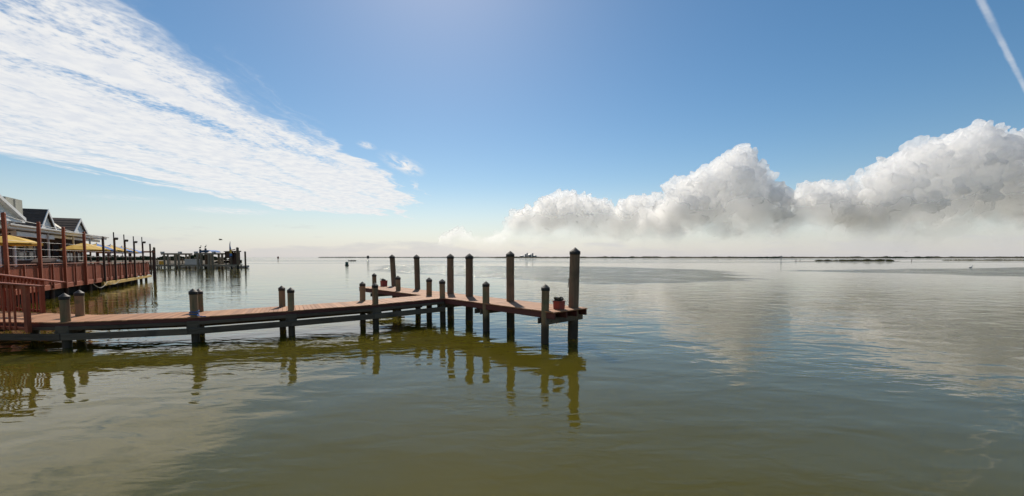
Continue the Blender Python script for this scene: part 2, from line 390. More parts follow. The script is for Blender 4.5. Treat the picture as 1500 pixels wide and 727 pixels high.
# boards share one mesh per width
def board_mesh(length):
    mb = MB(); w = BW / 2 - .003; L = length / 2; t = .036
    lo = [(-w, -L, -t), (w, -L, -t), (w, L, -t), (-w, L, -t)]; md = [(x, y, -.005) for x, y, _ in lo]; tp = [(x * .93, y * .998, 0) for x, y, _ in lo]
    fs = [(3, 2, 1, 0), (8, 9, 10, 11)]
    for i in range(4):
        j = (i + 1) % 4; fs += [(i, j, j + 4, i + 4), (i + 4, j + 4, j + 8, i + 8)]
    return mb.add(lo + md + tp, fs).mesh('deck_board', M_deck)
angE = math.atan2(E.y, E.x); angN = math.atan2(Nn.y, Nn.x)
bm_t = board_mesh(A1 - A0 + .06); bm_m = board_mesh(MS1 - MS0 + .06)
def jz(): return DZ + random.uniform(-.0035, .0035)
n = int((S1 - S0) / BW)
for i in range(n):
    s = S1 - BW * (i + .5)
    o = link_mesh('deck_board', bm_t, W((A0 + A1) / 2 + random.uniform(-.012, .012), s, jz()), pier, (0, 0, angE + random.uniform(-.002, .002)))
# the walkway: a gently bent line of bays that dips a little towards the shore
V3 = Vector
nearP = [W(A0 - .035, MS1 + .03, DZ), V3((-5.42, 16.50, 1.0)), V3((-7.98, 15.22, .92)), V3((-10.74, 13.96, .85)), V3((-14.05, 13.12, .82)), V3((-17.0, 13.22, .82)), V3((-22.0, 13.6, .82))]
farP = [W(A0 - .035, MS0 - .03, DZ), V3((-6.42, 18.02, 1.0)), V3((-8.82, 16.80, .92)), V3((-11.42, 15.62, .85)), V3((-14.55, 14.85, .82)), V3((-17.3, 15.35, .82)), V3((-22.3, 16.6, .82))]
for k in range(len(nearP) - 1):
    L = max((nearP[k + 1] - nearP[k]).length, (farP[k + 1] - farP[k]).length); nb = int(L / BW)
    for i in range(nb):
        g = .022
        f0, f1 = (i + g) / nb, (i + 1 - g) / nb
        a_, b_ = nearP[k].lerp(nearP[k + 1], f0), nearP[k].lerp(nearP[k + 1], f1)
        c_, d_ = farP[k].lerp(farP[k + 1], f1), farP[k].lerp(farP[k + 1], f0)
        c0 = (a_ + b_ + c_ + d_) / 4; th = math.atan2((d_ - a_).y, (d_ - a_).x) - math.pi / 2
        mb = MB(); z = c0.z + random.uniform(-.0035, .0035); rot = Matrix.Rotation(-th, 3, 'Z')
        ov = 1 + random.uniform(-.006, .010)
        pts = [rot @ (q - c0) for q in (a_, d_, c_, b_)]; pts = [V3((q.x, q.y * ov, q.z)) for q in pts]
        lo = [V3((q.x, q.y, q.z - .036)) for q in pts]; md = [V3((q.x, q.y, q.z - .005)) for q in pts]; tp = [V3((q.x * .95, q.y * .998, q.z)) for q in pts]
        fs = [(3, 2, 1, 0), (8, 9, 10, 11)]
        for u in range(4):
            v_ = (u + 1) % 4; fs += [(u, v_, v_ + 4, u + 4), (u + 4, v_ + 4, v_ + 8, u + 8)]
        link_mesh('deck_board', mb.add(lo + md + tp, fs).mesh('deck_board', M_deck), (c0.x, c0.y, z), pier, (0, 0, th))

def beam_part(name, a, b, w, h, m, parent=pier):
    a, b = Vector(a), Vector(b); c = (a + b) / 2; d = b - a; L = d.length
    yaw = math.atan2(d.y, d.x); pitch = -math.atan2(d.z, math.hypot(d.x, d.y))
    mb = MB(); e = min(.012, w * .2, h * .2)
    # chamfered box along x
    prof = [(-w / 2 + e, -h / 2), (w / 2 - e, -h / 2), (w / 2, -h / 2 + e), (w / 2, h / 2 - e), (w / 2 - e, h / 2), (-w / 2 + e, h / 2), (-w / 2, h / 2 - e), (-w / 2, -h / 2 + e)]
    mb.prism([(-L / 2, y, z) for y, z in prof], (L, 0, 0))
    return link_mesh(name, mb.mesh(name, m), c, parent, (0, pitch, yaw))
BT = DZ - .040                               # underside of the boards
# T-head rim joists and inner joists, open at the far end as in the photo
for k, a in enumerate((A0 + .03, A0 + .62, A0 + 1.14, A1 - .03)):
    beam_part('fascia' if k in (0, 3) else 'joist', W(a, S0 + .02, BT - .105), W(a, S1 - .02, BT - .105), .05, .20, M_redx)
# walkway fascias and lower rails
for path, sg in ((nearP, -1), (farP, 1)):
    for i in range(len(path) - 1):
        p, q = path[i], path[i + 1]; d = (q - p); d.z = 0; d.normalize(); out = Vector((d.y, -d.x, 0))
        if (out.y > 0) != (sg > 0): out = -out
        z = Vector((0, 0, 1))
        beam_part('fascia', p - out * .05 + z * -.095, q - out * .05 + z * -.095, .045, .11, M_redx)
        beam_part('stringer', p - out * .03 + z * -.205, q - out * .03 + z * -.205, .07, .11, M_grey)
        beam_part('lower_rail', p + out * .06 + z * -.46, q + out * .06 + z * -.46, .06, .21, M_grey)
for i in range(len(nearP) - 1):
    p, q = (nearP[i] + farP[i]) / 2, (nearP[i + 1] + farP[i + 1]) / 2
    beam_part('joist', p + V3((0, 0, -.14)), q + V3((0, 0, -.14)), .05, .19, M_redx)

def piling(x, y, r, top, parent=pier, lean=(0, 0), m=None, bottom=-1.6, cap=True, capr=1.12, skirt=.09):
    mat = m or (M_tall if top > 2.4 else M_pile)
    n = 14; zs = [bottom, -0.3, 0.2, 0.7, 1.1, 1.6, 2.0, 2.6, 3.1]
    zs = [z for z in zs if z < top - .15] + [top - .12]
    ph = random.uniform(0, 6.28); mb = MB(); vs = []; fs = []; rsc = 1.0
    lean = (lean[0] + random.uniform(-.012, .012), lean[1] + random.uniform(-.012, .012))
    for i, z in enumerate(zs):
        taper = (1.06 - .05 * (z + 1.6) / 5) * rsc
        for k in range(n):
            t = 2 * math.pi * k / n
            rr = r * taper * (1 + .035 * math.sin(2 * t + ph) + .025 * math.sin(5 * t + 2 * ph + z) + random.uniform(-.012, .012))
            vs.append((rr * math.cos(t) + lean[0] * (z - DZ), rr * math.sin(t) + lean[1] * (z - DZ), z))
    for i in range(len(zs) - 1):
        for k in range(n):
            a = i * n + k; b = i * n + (k + 1) % n; fs.append((a, b, b + n, a + n))
    fs += [tuple(range(n - 1, -1, -1)), tuple(range((len(zs) - 1) * n, len(zs) * n))]
    mb.add(vs, fs)
    o = link_mesh('piling', mb.mesh('piling', mat, (0, 0, 0), True), (x, y, 0), parent)
    if cap:
        c = MB(); R_ = r * capr; s0 = top - skirt - r * .95
        c.lathe([(R_ * .99, s0), (R_ * 1.02, s0 + .01), (R_, s0 + skirt), (R_ * 1.05, s0 + skirt + .008), (R_ * .55, s0 + skirt + r * .52), (R_ * .09, top), (0.004, top + .004)], 18)
        cx, cy = x + lean[0] * (top - DZ), y + lean[1] * (top - DZ)
        link_mesh('cap', c.mesh('cap', M_cap, (0, 0, 0), True), (cx, cy, 0), o)
    return o
IN = .15
bents = []
for k, (tn_, tf_, r_) in enumerate(((1.84, 1.82, .11), (1.75, 1.74, .11), (1.80, 1.70, .115), (1.72, 1.72, .118), (1.72, 1.72, .12), (1.7, 1.7, .13))):
    p, q = nearP[k + 1], farP[k + 1]; d = (q - p); d.z = 0; d.normalize()
    al = (nearP[k + 1] - nearP[k]); al.z = 0; al.normalize()
    pn, pf = p + d * (IN + .02), q - d * IN + al * (.0, .30, .10, .48, .0, .0)[k]
    if k == 0: pn = pn - al * .12
    if k == 2: pn = pn - al * .12
    piling(pn.x, pn.y, r_, tn_); piling(pf.x, pf.y, r_, tf_ if k < 4 else .74, cap=k < 4); bents.append((pn, pf, p.z, al, d))
# T-head short piles, near side
tn = [(-3.05, 18.50, 1.90), (-3.84, 19.55, 1.92), (-1.00, 16.25, 1.93), (1.10, 13.92, 1.96), (-6.02, 22.35, 1.88), (-8.60, 26.40, 1.86)]
for x, y, t in tn: piling(x, y, .128 if y < 15 else .125, t)
# tall mooring piles at the back edge
tb = [(-7.30, 26.15, 3.02, .15, (-.045, 0)), (-5.20, 23.25, 3.0, .15, (-.01, 0)), (-2.98, 20.45, 3.02, .155, (0, 0)), (-1.93, 19.05, 3.02, .165, (.0, 0)), (-.06, 16.92, 3.10, .15, (0, 0)), (2.16, 14.78, 3.19, .168, (.004, 0))]
for x, y, t, r, ln in tb: piling(x, y, r, t, lean=ln)
# cap beams: pairs of timbers across the T-head, bolted either side of the piles
for s in (-9.55, -13.0, -15.7, -19.2, -22.6):
    for ds in (-.17, .17):
        beam_part('cap_beam', W(A0 - .10, s + ds, BT - .30), W(A1 + .10, s + ds, BT - .30), .06, .19, M_grey)
    for aa in (A0 + .12, A1 - .12):
        b = MB(); b.tube([W(aa, s - .235, BT - .30), W(aa, s + .235, BT - .30)], .016, 6); b.build('bolt', M_bolt, pier)
for pn, pf, zz, al, d in bents:
    for da in (-.15, .15):
        beam_part('cap_beam', pn - d * .2 + al * da + V3((0, 0, zz - .35 - pn.z)), pf + d * .2 + al * da + V3((0, 0, zz - .35 - pf.z)), .06, .17, M_grey)
    beam_part('pile_block', pn - d * .13 - al * .17 + V3((0, 0, zz - .25 - pn.z)), pn - d * .13 + al * .17 + V3((0, 0, zz - .25 - pn.z)), .10, .26, M_grey)

# things lying on the pier
def clutter_tub(name, x, y, label, w, h, rot, n=8):
    t = empty(name, (x, y, DZ), label, 'tub')
    mb = MB(); c, s_ = math.cos(rot), math.sin(rot)
    def L(u, v, z): return (x + c * u - s_ * v, y + s_ * u + c * v, DZ + z)
    a, b, th = w / 2, w / 2 * 1.08, .02
    mb.hexa([L(-a, -a, 0.004), L(a, -a, 0.004), L(a, a, 0.004), L(-a, a, 0.004), L(-a, -a, .03), L(a, -a, .03), L(a, a, .03), L(-a, a, .03)])
    for p, q in (((-1, -1), (1, -1)), ((1, -1), (1, 1)), ((1, 1), (-1, 1)), ((-1, 1), (-1, -1))):
        mb.hexa([L(p[0] * a, p[1] * a, 0.004), L(q[0] * a, q[1] * a, 0.004), L(q[0] * (a - th), q[1] * (a - th), 0.004), L(p[0] * (a - th), p[1] * (a - th), 0.004),
                 L(p[0] * b, p[1] * b, h), L(q[0] * b, q[1] * b, h), L(q[0] * (b - th), q[1] * (b - th), h), L(p[0] * (b - th), p[1] * (b - th), h)])
    mb.build('body', M_tub, t, (x, y, DZ))
    r = MB()
    for p, q in (((-1, -1), (1, -1)), ((1, -1), (1, 1)), ((1, 1), (-1, 1)), ((-1, 1), (-1, -1))):
        r.beam(L(p[0] * b, p[1] * b, h), L(q[0] * b, q[1] * b, h), .035, .03)
    r.build('rim', M_tub, t, (x, y, DZ))
    k = MB()
    for i in range(n):
        u0, v0 = random.uniform(-.7, .7) * a, random.uniform(-.7, .7) * a
        pts = [L(u0 + .11 * math.cos(j * .9 + i) * random.uniform(.5, 1.2), v0 + .11 * math.sin(j * .9 + i), h * .8 + .05 + .03 * i % .12 + random.uniform(0, .05)) for j in range(8)]
        k.tube(pts, .022, 6)
    k.build('coiled_net', M_net, t, (x, y, DZ + h * .8), True)
    return t
clutter_tub('tub', 1.60, 14.33, 'red tub heaped with dark netting at the open end of the pier head', .27, .27, .75)
t2 = clutter_tub('tub', -7.75, 25.55, 'small red tub beside the leaning tall piling on the pier head', .30, .34, .7, 4)
mb = MB()
c = Vector((bents[2][0].x, bents[2][0].y, .90))
mb.tube([c + Vector((.135 * math.cos(t), .135 * math.sin(t), .012 * t - .02 + .015 * math.sin(3 * t))) for t in [k * .35 for k in range(45)]], .016, 6)
mb.tube([c + Vector((.13, -.06, .05)), c + Vector((.2, -.12, 0.0)), c + Vector((.33, -.1, -.03)), c + Vector((.42, -.03, -.035))], .016, 6)
tag(mb.build('rope', M_brope, None, c - Vector((0, 0, .05)), True), 'blue rope wound round the foot of a short piling on the walkway', 'rope')
mb = MB()
c = Vector((2.16, 14.78, 2.10))
mb.tube([c + Vector((-.19 + .01 * math.sin(k), -.03, -.1 * k * .6)) for k in range(6)], .014, 6)
mb.build('hook', M_bolt, pier)

# railings of the ramp towards the restaurant
def railing(label, p0, p1, z0, z1, overhang, posts, bal0, nb, base):
    p0, p1 = Vector((*p0, 0)), Vector((*p1, 0)); d = (p1 - p0); L = d.length; d.normalize()
    t = empty('railing', (p0.x, p0.y, DZ), label, 'railing', None)
    zt = lambda s: z0 + (z1 - z0) * s / L
    up = lambda s, z: p0 + d * s + Vector((0, 0, z))
    beam_part('top_rail', up(-overhang, zt(-overhang) - .02), up(L, zt(L) - .02), .15, .045, M_redrail, t)
    beam_part('sub_rail', up(-.02, zt(0) - .11), up(L, zt(L) - .11), .045, .11, M_red, t)
    for s in posts: 
        m = MB(); m.box(-.055, .055, -.055, .055, base, zt(s) - .045); link_mesh('post', m.mesh('post', M_red), up(s, 0), t, (0, 0, math.atan2(d.y, d.x)))
    for i in range(nb):
        s = bal0 + i * .19
        if min(abs(s - q) for q in posts) < .09: continue
        m = MB(); m.box(-.02, .02, .024, .062, base + .07, zt(s) - .06); link_mesh('baluster', m.mesh('baluster', M_red), up(s, 0), t, (0, 0, math.atan2(d.y, d.x)))
    beam_part('bottom_rail', up(0, base + .12), up(L, base + .12 + (z1 - z0) * .5), .04, .09, M_red, t)
RB = .82
railing('red wooden handrail on the water side of the ramp from the pier', (-14.95, 12.98), (-21.8, 13.5), 2.02, 2.46, .55, (0, 1.9, 3.8, 5.7), .36, 30, RB - .30)
railing('red wooden handrail on the restaurant side of the ramp from the pier', (-17.05, 15.30), (-22.2, 16.58), 2.06, 2.45, 1.15, (0, 1.75, 3.5, 5.1), .2, 28, RB - .05)

# ------------------------------------------------------------------ restaurant terrace
RA = Vector((-29.6, 26.2, 0)); RD = Vector((-.502, .865, 0)).normalized(); RN = Vector((.865, .502, 0)).normalized()
RYAW = math.atan2(RD.y, RD.x)
def T(s, o, z=0.0): return RA + RD * s + RN * o + Vector((0, 0, z - .25))
FZ = 1.42
def tbox(mb, s0, s1, o0, o1, z0, z1):
    return mb.hexa([T(s0, o1, z0), T(s1, o1, z0), T(s1, o0, z0), T(s0, o0, z0), T(s0, o1, z1), T(s1, o1, z1), T(s1, o0, z1), T(s0, o0, z1)])
terr = empty('terrace_deck', T(12, 0, 0), 'raised timber terrace on piles along the restaurant front', 'deck')
tbox(MB(), -9, 30.3, -9.0, -.04, FZ - .16, FZ).build('floor', M_deck, terr)
beam_part('rim_board', T(-9, .0, 1.10), T(12.3, .0, 1.10), .06, .34, M_red, terr)
beam_part('rim_board', T(12.35, .0, 1.14), T(30.3, .0, 1.14), .06, .26, M_red, terr)
for i in range(11):
    s = 12.4 + i * 1.63
    beam_part('yellow_beam', T(s, .05, .76 + .02 * (i / 11)), T(s + 1.60, .05, .76 + .02 * ((i + 1) / 11)), .18, .34 - .012 * i, M_yelltim, terr)
for i in range(17):
    for o in (-.35, -3.5, -6.8):
        s = -8.5 + i * 2.4
        m = MB(); m.tube([T(s, o, -1.2), T(s, o, FZ - .16)], [.14, .125], 10); m.build('support_pile', M_darkwood, terr, smooth=True)
tbox(MB(), -9, 30.0, -1.3, -1.15, -1.2, FZ - .17).build('shade_backing', M_interior, terr)  # added near-black sheet standing in for the shade under the terrace
for i in range(13):
    s = -8.5 + i * 3.2
    beam_part('cross_beam', T(s, -.1, 1.14), T(s, -8.8, 1.14), .10, .24, M_darkwood, terr)
fence = empty('terrace_fence', T(12, 0, FZ), 'tall-posted red picket fence along the terrace edge above the water', 'fence')
ppos = [(-7.3, 5.5), (-3.45, 5.5), (.5, 5.28), (4.3, 5.18), (8.3, 5.06), (12.78, 4.88), (15.87, 4.84), (19.4, 4.78), (22.7, 4.74), (26.5, 4.82), (30.2, 4.72)]
for k, (s, top) in enumerate(ppos):
    w = .15 if k < 5 else .14
    m = MB(); m.box(-w / 2, w / 2, -w / 2, w / 2, .92, top)
    m.hexa([(-w / 2, -w / 2, top), (w / 2, -w / 2, top), (w / 2, w / 2, top), (-w / 2, w / 2, top), (-w * .3, -w * .3, top + .05), (w * .3, -w * .3, top + .05), (w * .3, w * .3, top + .05), (-w * .3, w * .3, top + .05)])
    o = link_mesh('fence_post', m.mesh('fence_post', M_red if k < 5 else M_darkwood), T(s, .12, 0), fence, (random.uniform(-.006, .006), 0, RYAW))
    if 5 < k < 10:       # thin pipe and floodlight on the far posts
        c = MB(); c.tube([T(s, .23, top - .6), T(s, .23, top + .62)], .045, 8); c.build('pipe', M_darkmetal, o)
        c = MB(); p = T(s, -.12, top - .02)
        c.beam(p, p - RN * .16 + Vector((0, 0, .04)), .07, .05); c.beam(p - RN * .14 + Vector((0, 0, -.06)), p - RN * .30 + Vector((0, 0, .08)), .26, .12); c.build('floodlight', M_darkmetal, o)
for k in range(len(ppos) - 1):
    s0, s1 = ppos[k][0], ppos[k + 1][0]; zt = 2.66 if k < 5 else 2.56
    beam_part('cap_rail', T(s0 + .08, .02, zt), T(s1 - .08, .02, zt), .15, .045, M_redrail, fence)
    beam_part('lower_rail', T(s0 + .08, -.06, FZ + .12), T(s1 - .08, -.06, FZ + .12), .05, .09, M_red, fence)
    smid = (s0 + s1) / 2
    m = MB(); m.box(-.045, .045, -.045, .045, 1.0, zt - .025); link_mesh('fence_post', m.mesh('fence_post', M_redrail), T(smid, .09, 0), fence, (0, 0, RYAW))
pk = MB(); pk.box(-.044, .044, -.012, .012, 0, 1.30); pk_me = pk.mesh('picket', M_red)
s = -8.6; cnt = 0
while s < 30.1 and cnt < 292:
    link_mesh('picket', pk_me, T(s, -.012 + random.uniform(-.003, .003), FZ - .16 + (0 if s < 12.6 else -.09)), fence, (0, 0, RYAW + random.uniform(-.02, .02)))
    s += .136; cnt += 1
for k in range(2, 10):     # wires strung between the posts above the fence
    s0, t0 = ppos[k - 1]; s1, t1 = ppos[k]
    for zz in (3.15, 3.6, 4.05):
        m = MB(); m.tube([T(s0, .1, zz), T((s0 + s1) / 2, .1, zz - .02), T(s1, .1, zz)], .008, 4); m.build('wire', M_grmetal, fence)
    if k < 6:
        m = MB(); m.tube([T(s0, .1, t0 - .1), T((s0 + s1) / 2, .1, (t0 + t1) / 2 - .16), T(s1, .1, t1 - .1)], .022, 5); m.build('wire', M_pole, fence)
m = MB()
m.tube([T(9.6 + i * .30, .16, .92 - .42 * math.sin(math.pi * i / 12) ** 1 if i < 13 else .8) for i in range(13)], .022, 6)
m.tube([T(13.2 + i * .4, .2, .92 - .32 * math.sin(math.pi * i / 9)) for i in range(10)], .022, 6)
tag(m.build('rope', M_rope, None, None, True), 'pale slack rope looped below the terrace edge by the yellow beams', 'rope')

# ground behind the restaurant
g = MB(); tbox(g, -12, 60, -70, -8.2, -2.0, 1.22)
tag(g.build('ground', M_ground), kind='structure')

# ------------------------------------------------------------------ restaurant buildings (local frame s, o, z)
def gable(root, s0, s1, o_front, o_back, z_eave, z_ridge, over=.18, ridge_name='roof'):
    """roof with its ridge along o, gable end facing the water"""
    sm = (s0 + s1) / 2; k = (z_ridge - z_eave) / (sm - s0)
    th = .10
    for sg, se in ((-1, s0 - over), (1, s1 + over)):
        ze = z_ridge - k * abs(se - sm)
        m = MB()
        m.hexa([T(sm, o_front + over, z_ridge), T(se, o_front + over, ze), T(se, o_back, ze), T(sm, o_back, z_ridge),
                T(sm, o_front + over, z_ridge + th), T(se, o_front + over, ze + th), T(se, o_back, ze + th), T(sm, o_back, z_ridge + th)])
        rf = m.build('roof', M_shingle, root)
        # courses of shingles, each lapped over the one below
        nrow = 7; slope = Vector(T(se, 0, ze)) - Vector(T(sm, 0, z_ridge))
        for r_ in range(nrow):
            a = T(sm, o_back, z_ridge + th) + slope * (r_ / nrow); b = T(sm, o_back, z_ridge + th) + slope * ((r_ + 1.02) / nrow)
            lift0, lift1 = Vector((0, 0, .004)), Vector((0, 0, .03))
            f = RN * (o_front + over - o_back)
            c = MB(); c.hexa([a, b, b + f, a + f, a + lift0, b + lift1, b + f + lift1, a + f + lift0]); c.build('shingle_course', M_shingle, rf)
        bb = MB(); e = o_front + over + .03
        bb.hexa([T(sm, e, z_ridge - .14), T(se, e, ze - .14), T(se, e + .05, ze - .14), T(sm, e + .05, z_ridge - .14), T(sm, e, z_ridge + .13), T(se, e, ze + .13), T(se, e + .05, ze + .13), T(sm, e + .05, z_ridge + .13)])
        bb.build('barge_board', M_white, root)
    w = MB(); w.prism([T(s0, o_front, z_eave), T(s1, o_front, z_eave), T(sm, o_front, z_ridge - .02)], RN * -.12); w.build('gable_wall', M_siding, root)
    for i in range(4):
        z0 = z_eave + .12 + i * (z_ridge - z_eave) * .21; f = 1 - (z0 - z_eave) / (z_ridge - z_eave)
        hw = (sm - s0) * f * .92
        if hw > .15: beam_part('siding_board', T(sm - hw, o_front + .012, z0), T(sm + hw, o_front + .012, z0), .03, (z_ridge - z_eave) * .19, M_siding, root)
def window(root, s0, s1, o, z0, z1, cols=2, rows=2, frame=M_white):
    w = MB(); tbox(w, s0, s1, o - .02, o + .012, z0, z1); gl = w.build('window', M_glass, root)
    f = MB(); t = .07
    for a in (s0, s1): tbox(f, a - t / 2, a + t / 2, o - .03, o + .06, z0 - t / 2, z1 + t / 2)
    for z in (z0, z1): tbox(f, s0 + t / 2, s1 - t / 2, o - .03, o + .055, z - t / 2, z + t / 2)
    f.build('frame', frame, gl)
    b = MB()
    for i in range(1, cols): a = s0 + (s1 - s0) * i / cols; tbox(b, a - .02, a + .02, o - .02, o + .04, z0 + .03, z1 - .03)
    for j in range(1, rows): z = z0 + (z1 - z0) * j / rows; tbox(b, s0 + .03, s1 - .03, o - .02, o + .037, z - .02, z + .02)
    b.build('glazing_bar', frame, gl)

OF = -2.6    # roof edge line of the front
# low front building with a long white roof edge
fr = empty('restaurant_building', T(12, -5, FZ), 'low restaurant front with a long white roof edge and two dark-shingled gables', 'building')
w = MB(); tbox(w, 3.6, 24.5, -9.5, -4.3, FZ, 5.0); w.build('wall', M_brown, fr)
for i in range(28):
    z = FZ + .12 + i * .13
    if z < 4.9: beam_part('siding_board', T(9.3, -4.28, z), T(24.4, -4.28, z), .03, .118, M_brown, fr)
w = MB(); tbox(w, 3.5, 24.8, -9.6, OF - .1, 5.02, 5.22); w.build('flat_roof', M_grmetal, fr)
beam_part('roof_edge', T(4.4, OF, 5.20), T(24.8, OF, 5.12), .12, .26, M_white, fr)
beam_part('gutter', T(4.2, OF + .16, 5.32), T(24.9, OF + .16, 5.25), .16, .12, M_pole, fr)
beam_part('soffit_beam', T(6.2, OF - .35, 4.78), T(12.4, OF - .35, 4.74), .30, .34, M_white, fr)
beam_part('soffit_beam', T(12.6, OF - .5, 4.86), T(24.6, OF - .5, 4.82), .12, .22, M_white, fr)
for s in (11.0, 16.2, 20.4, 24.2):
    m = MB(); m.tube([T(s, OF - .15, FZ), T(s, OF - .15, 5.0)], .07, 8); m.build('column', M_pole, fr)
for s in (6.1, 8.9):
    m = MB(); m.tube([T(s, OF - .2, 5.0), T(s - .6, -4.2, 4.3)], .05, 6); m.build('bracket', M_white, fr)
window(fr, 9.6, 13.0, -4.24, 2.9, 4.25, 2, 2, M_siding)
window(fr, 19.6, 21.2, -4.24, 2.75, 3.95, 2, 1, M_pole)
window(fr, 22.3, 23.6, -4.24, 2.75, 3.95, 2, 1, M_pole)
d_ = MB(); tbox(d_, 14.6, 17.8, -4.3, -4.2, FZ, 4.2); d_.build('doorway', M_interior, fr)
for s in (14.5, 16.2, 17.9):
    beam_part('door_post', T(s, -4.14, FZ), T(s, -4.14, 4.3), .12, .12, M_darkwood, fr)
gable(fr, 13.35, 16.2, -4.05, -12, 5.55, 7.15)
gable(fr, 20.6, 25.0, -4.2, -12, 5.3, 6.98)
# little dormer on the slope of the second gable roof
dm = MB(); dm.prism([T(20.75, -5.0, 5.35), T(20.75, -6.3, 5.35), T(20.75, -6.3, 5.95), T(20.75, -5.65, 6.35), T(20.75, -5.0, 5.95)], RD * 1.6); dor = dm.build('dormer', M_siding, fr)
for a, b in (((-4.9, 5.86), (-5.65, 6.40)), ((-6.4, 5.86), (-5.65, 6.40))):
    m = MB(); m.hexa([T(20.65, a[0], a[1]), T(22.3, a[0], a[1]), T(22.3, b[0], b[1]), T(20.65, b[0], b[1]), T(20.65, a[0], a[1] + .08), T(22.3, a[0], a[1] + .08), T(22.3, b[0], b[1] + .08), T(20.65, b[0], b[1] + .08)]); m.build('dormer_roof', M_beige, dor)
# taller building at the shore end with a steel box on the roof
nb = empty('restaurant_wing', T(3, -6, FZ), 'white-sided taller wing with a beige steel box on its roof', 'building')
w = MB(); tbox(w, -6.0, 8.9, -11, -4.4, FZ, 5.7); w.build('wall', M_siding, nb)
for i in range(30):
    z = FZ + .15 + i * .145
    if z < 5.6: beam_part('siding_board', T(-5.9, -4.38, z), T(8.85, -4.38, z), .035, .132, M_siding, nb)
w = MB(); tbox(w, -6.2, 9.3, -11, -3.4, 5.70, 5.86); w.build('flat_roof', M_white, nb)
w = MB(); tbox(w, 7.2, 9.6, -5.6, -3.6, 5.95, 7.45); bx = w.build('roof_box', M_beige, nb)
beam_part('seam', T(8.4, -3.57, 5.97), T(8.4, -3.57, 7.43), .03, .04, M_grmetal, bx)
w = MB(); tbox(w, 5.4, 7.1, -5.7, -3.9, 5.95, 7.5); w.build('roof_box', M_brown, nb)
m = MB(); m.prism([T(2.0, -3.5, 5.9), T(8.6, -3.5, 5.9), T(5.2, -3.5, 7.25), T(2, -3.5, 7.25)], RN * -.2); m.build('gable_wall', M_siding, nb)
m = MB(); m.hexa([T(8.9, -3.2, 5.8), T(8.9, -3.5, 5.8), T(4.8, -3.5, 7.4), T(4.8, -3.2, 7.4), T(8.9, -3.2, 6.05), T(8.9, -3.5, 6.05), T(4.8, -3.5, 7.65), T(4.8, -3.2, 7.65)]); m.build('barge_board', M_white, nb)
for s in (5.9, 7.1, 8.0):
    m = MB(); m.tube([T(s, -3.6, FZ), T(s, -3.6, 5.7)], .09, 8); m.build('column', M_white, nb)
window(nb, 5.4, 7.0, -4.33, 2.9, 4.3, 2, 2)

# umbrellas on the terrace
def umbrella(s, o, top, r, cols, label, tilt=(0, 0), n=8):
    t = empty('patio_umbrella', T(s, o, FZ), label, 'umbrella', 'umbrellas shading the terrace tables')
    m = MB(); m.tube([T(s, o, FZ), T(s, o, top + .08)], .03, 8); m.build('pole', M_darkwood, t)
    m = MB(); m.lathe([(.28, FZ), (.28, FZ + .06), (.06, FZ + .10), (.05, FZ + .3)], 12, T(s, o, 0)); m.build('base', M_darkmetal, t)
    c = T(s, o, top)
    for k in range(n):
        a0, a1 = 2 * math.pi * k / n, 2 * math.pi * (k + 1) / n
        def rim(a, f, z):
            p = Vector((math.cos(a) * r * f, math.sin(a) * r * f, 0)); return c + p + Vector((0, 0, z + tilt[0] * p.x + tilt[1] * p.y))
        am = (a0 + a1) / 2; drop = -r * .36
        vs = [c, rim(a0, .55, drop * .48), rim(am, .52, drop * .52), rim(a1, .55, drop * .48), rim(a0, 1, drop), rim(am, .94, drop * .97), rim(a1, 1, drop)]
        vs += [rim(a0, 1, drop - .13), rim(am, .94, drop * .97 - .13), rim(a1, 1, drop - .13)]
        g = MB(); lo = [v - Vector((0, 0, .012)) for v in vs]
        fs = [(0, 1, 2), (0, 2, 3), (1, 4, 5, 2), (2, 5, 6, 3), (4, 7, 8, 5), (5, 8, 9, 6)]
        g.add(vs + lo, fs + [tuple(i + 10 for i in reversed(f)) for f in fs])
        g.build('canopy_panel', cols[k % len(cols)], t)
        rb = MB(); rb.tube([c - Vector((0, 0, .05)), rim(a0, 1, drop - .03)], .012, 5); rb.build('rib', M_darkwood, t)
umbrella(1.4, -1.5, 4.5, 1.45, [M_yellow], 'yellow umbrella beside the white-sided wing')
umbrella(14.9, -1.7, 4.4, 1.75, [M_yellow], 'wide yellow umbrella below the first shingled gable')
umbrella(19.0, -1.9, 4.45, 1.9, [M_yellow, M_blue], 'blue and yellow umbrella in front of the pair of small windows')
umbrella(22.8, -1.8, 4.42, 1.9, [M_blue, M_yellow], 'blue and yellow umbrella just past the end of the white roof edge')
umbrella(27.0, -1.8, 4.35, 1.9, [M_blue, M_yellow], 'blue and yellow umbrella near the far corner of the terrace')
# pavilion posts beyond the building
pav = empty('open_pavilion', T(27.5, -6, FZ), 'open dark timber shelter at the far corner of the terrace', 'shelter')
for s in (25.8, 29.6):
    for o in (-3.6, -7.8):
        beam_part('post', T(s, o, FZ), T(s, o, 4.0), .2, .2, M_darkwood, pav)
for o in (-3.6, -7.8): beam_part('beam', T(25.4, o, 4.08), T(30.0, o, 4.08), .14, .18, M_darkwood, pav)
for s in (25.8, 29.6): beam_part('beam', T(s, -7.9, 4.25), T(s, -3.4, 4.25), .12, .16, M_darkwood, pav)
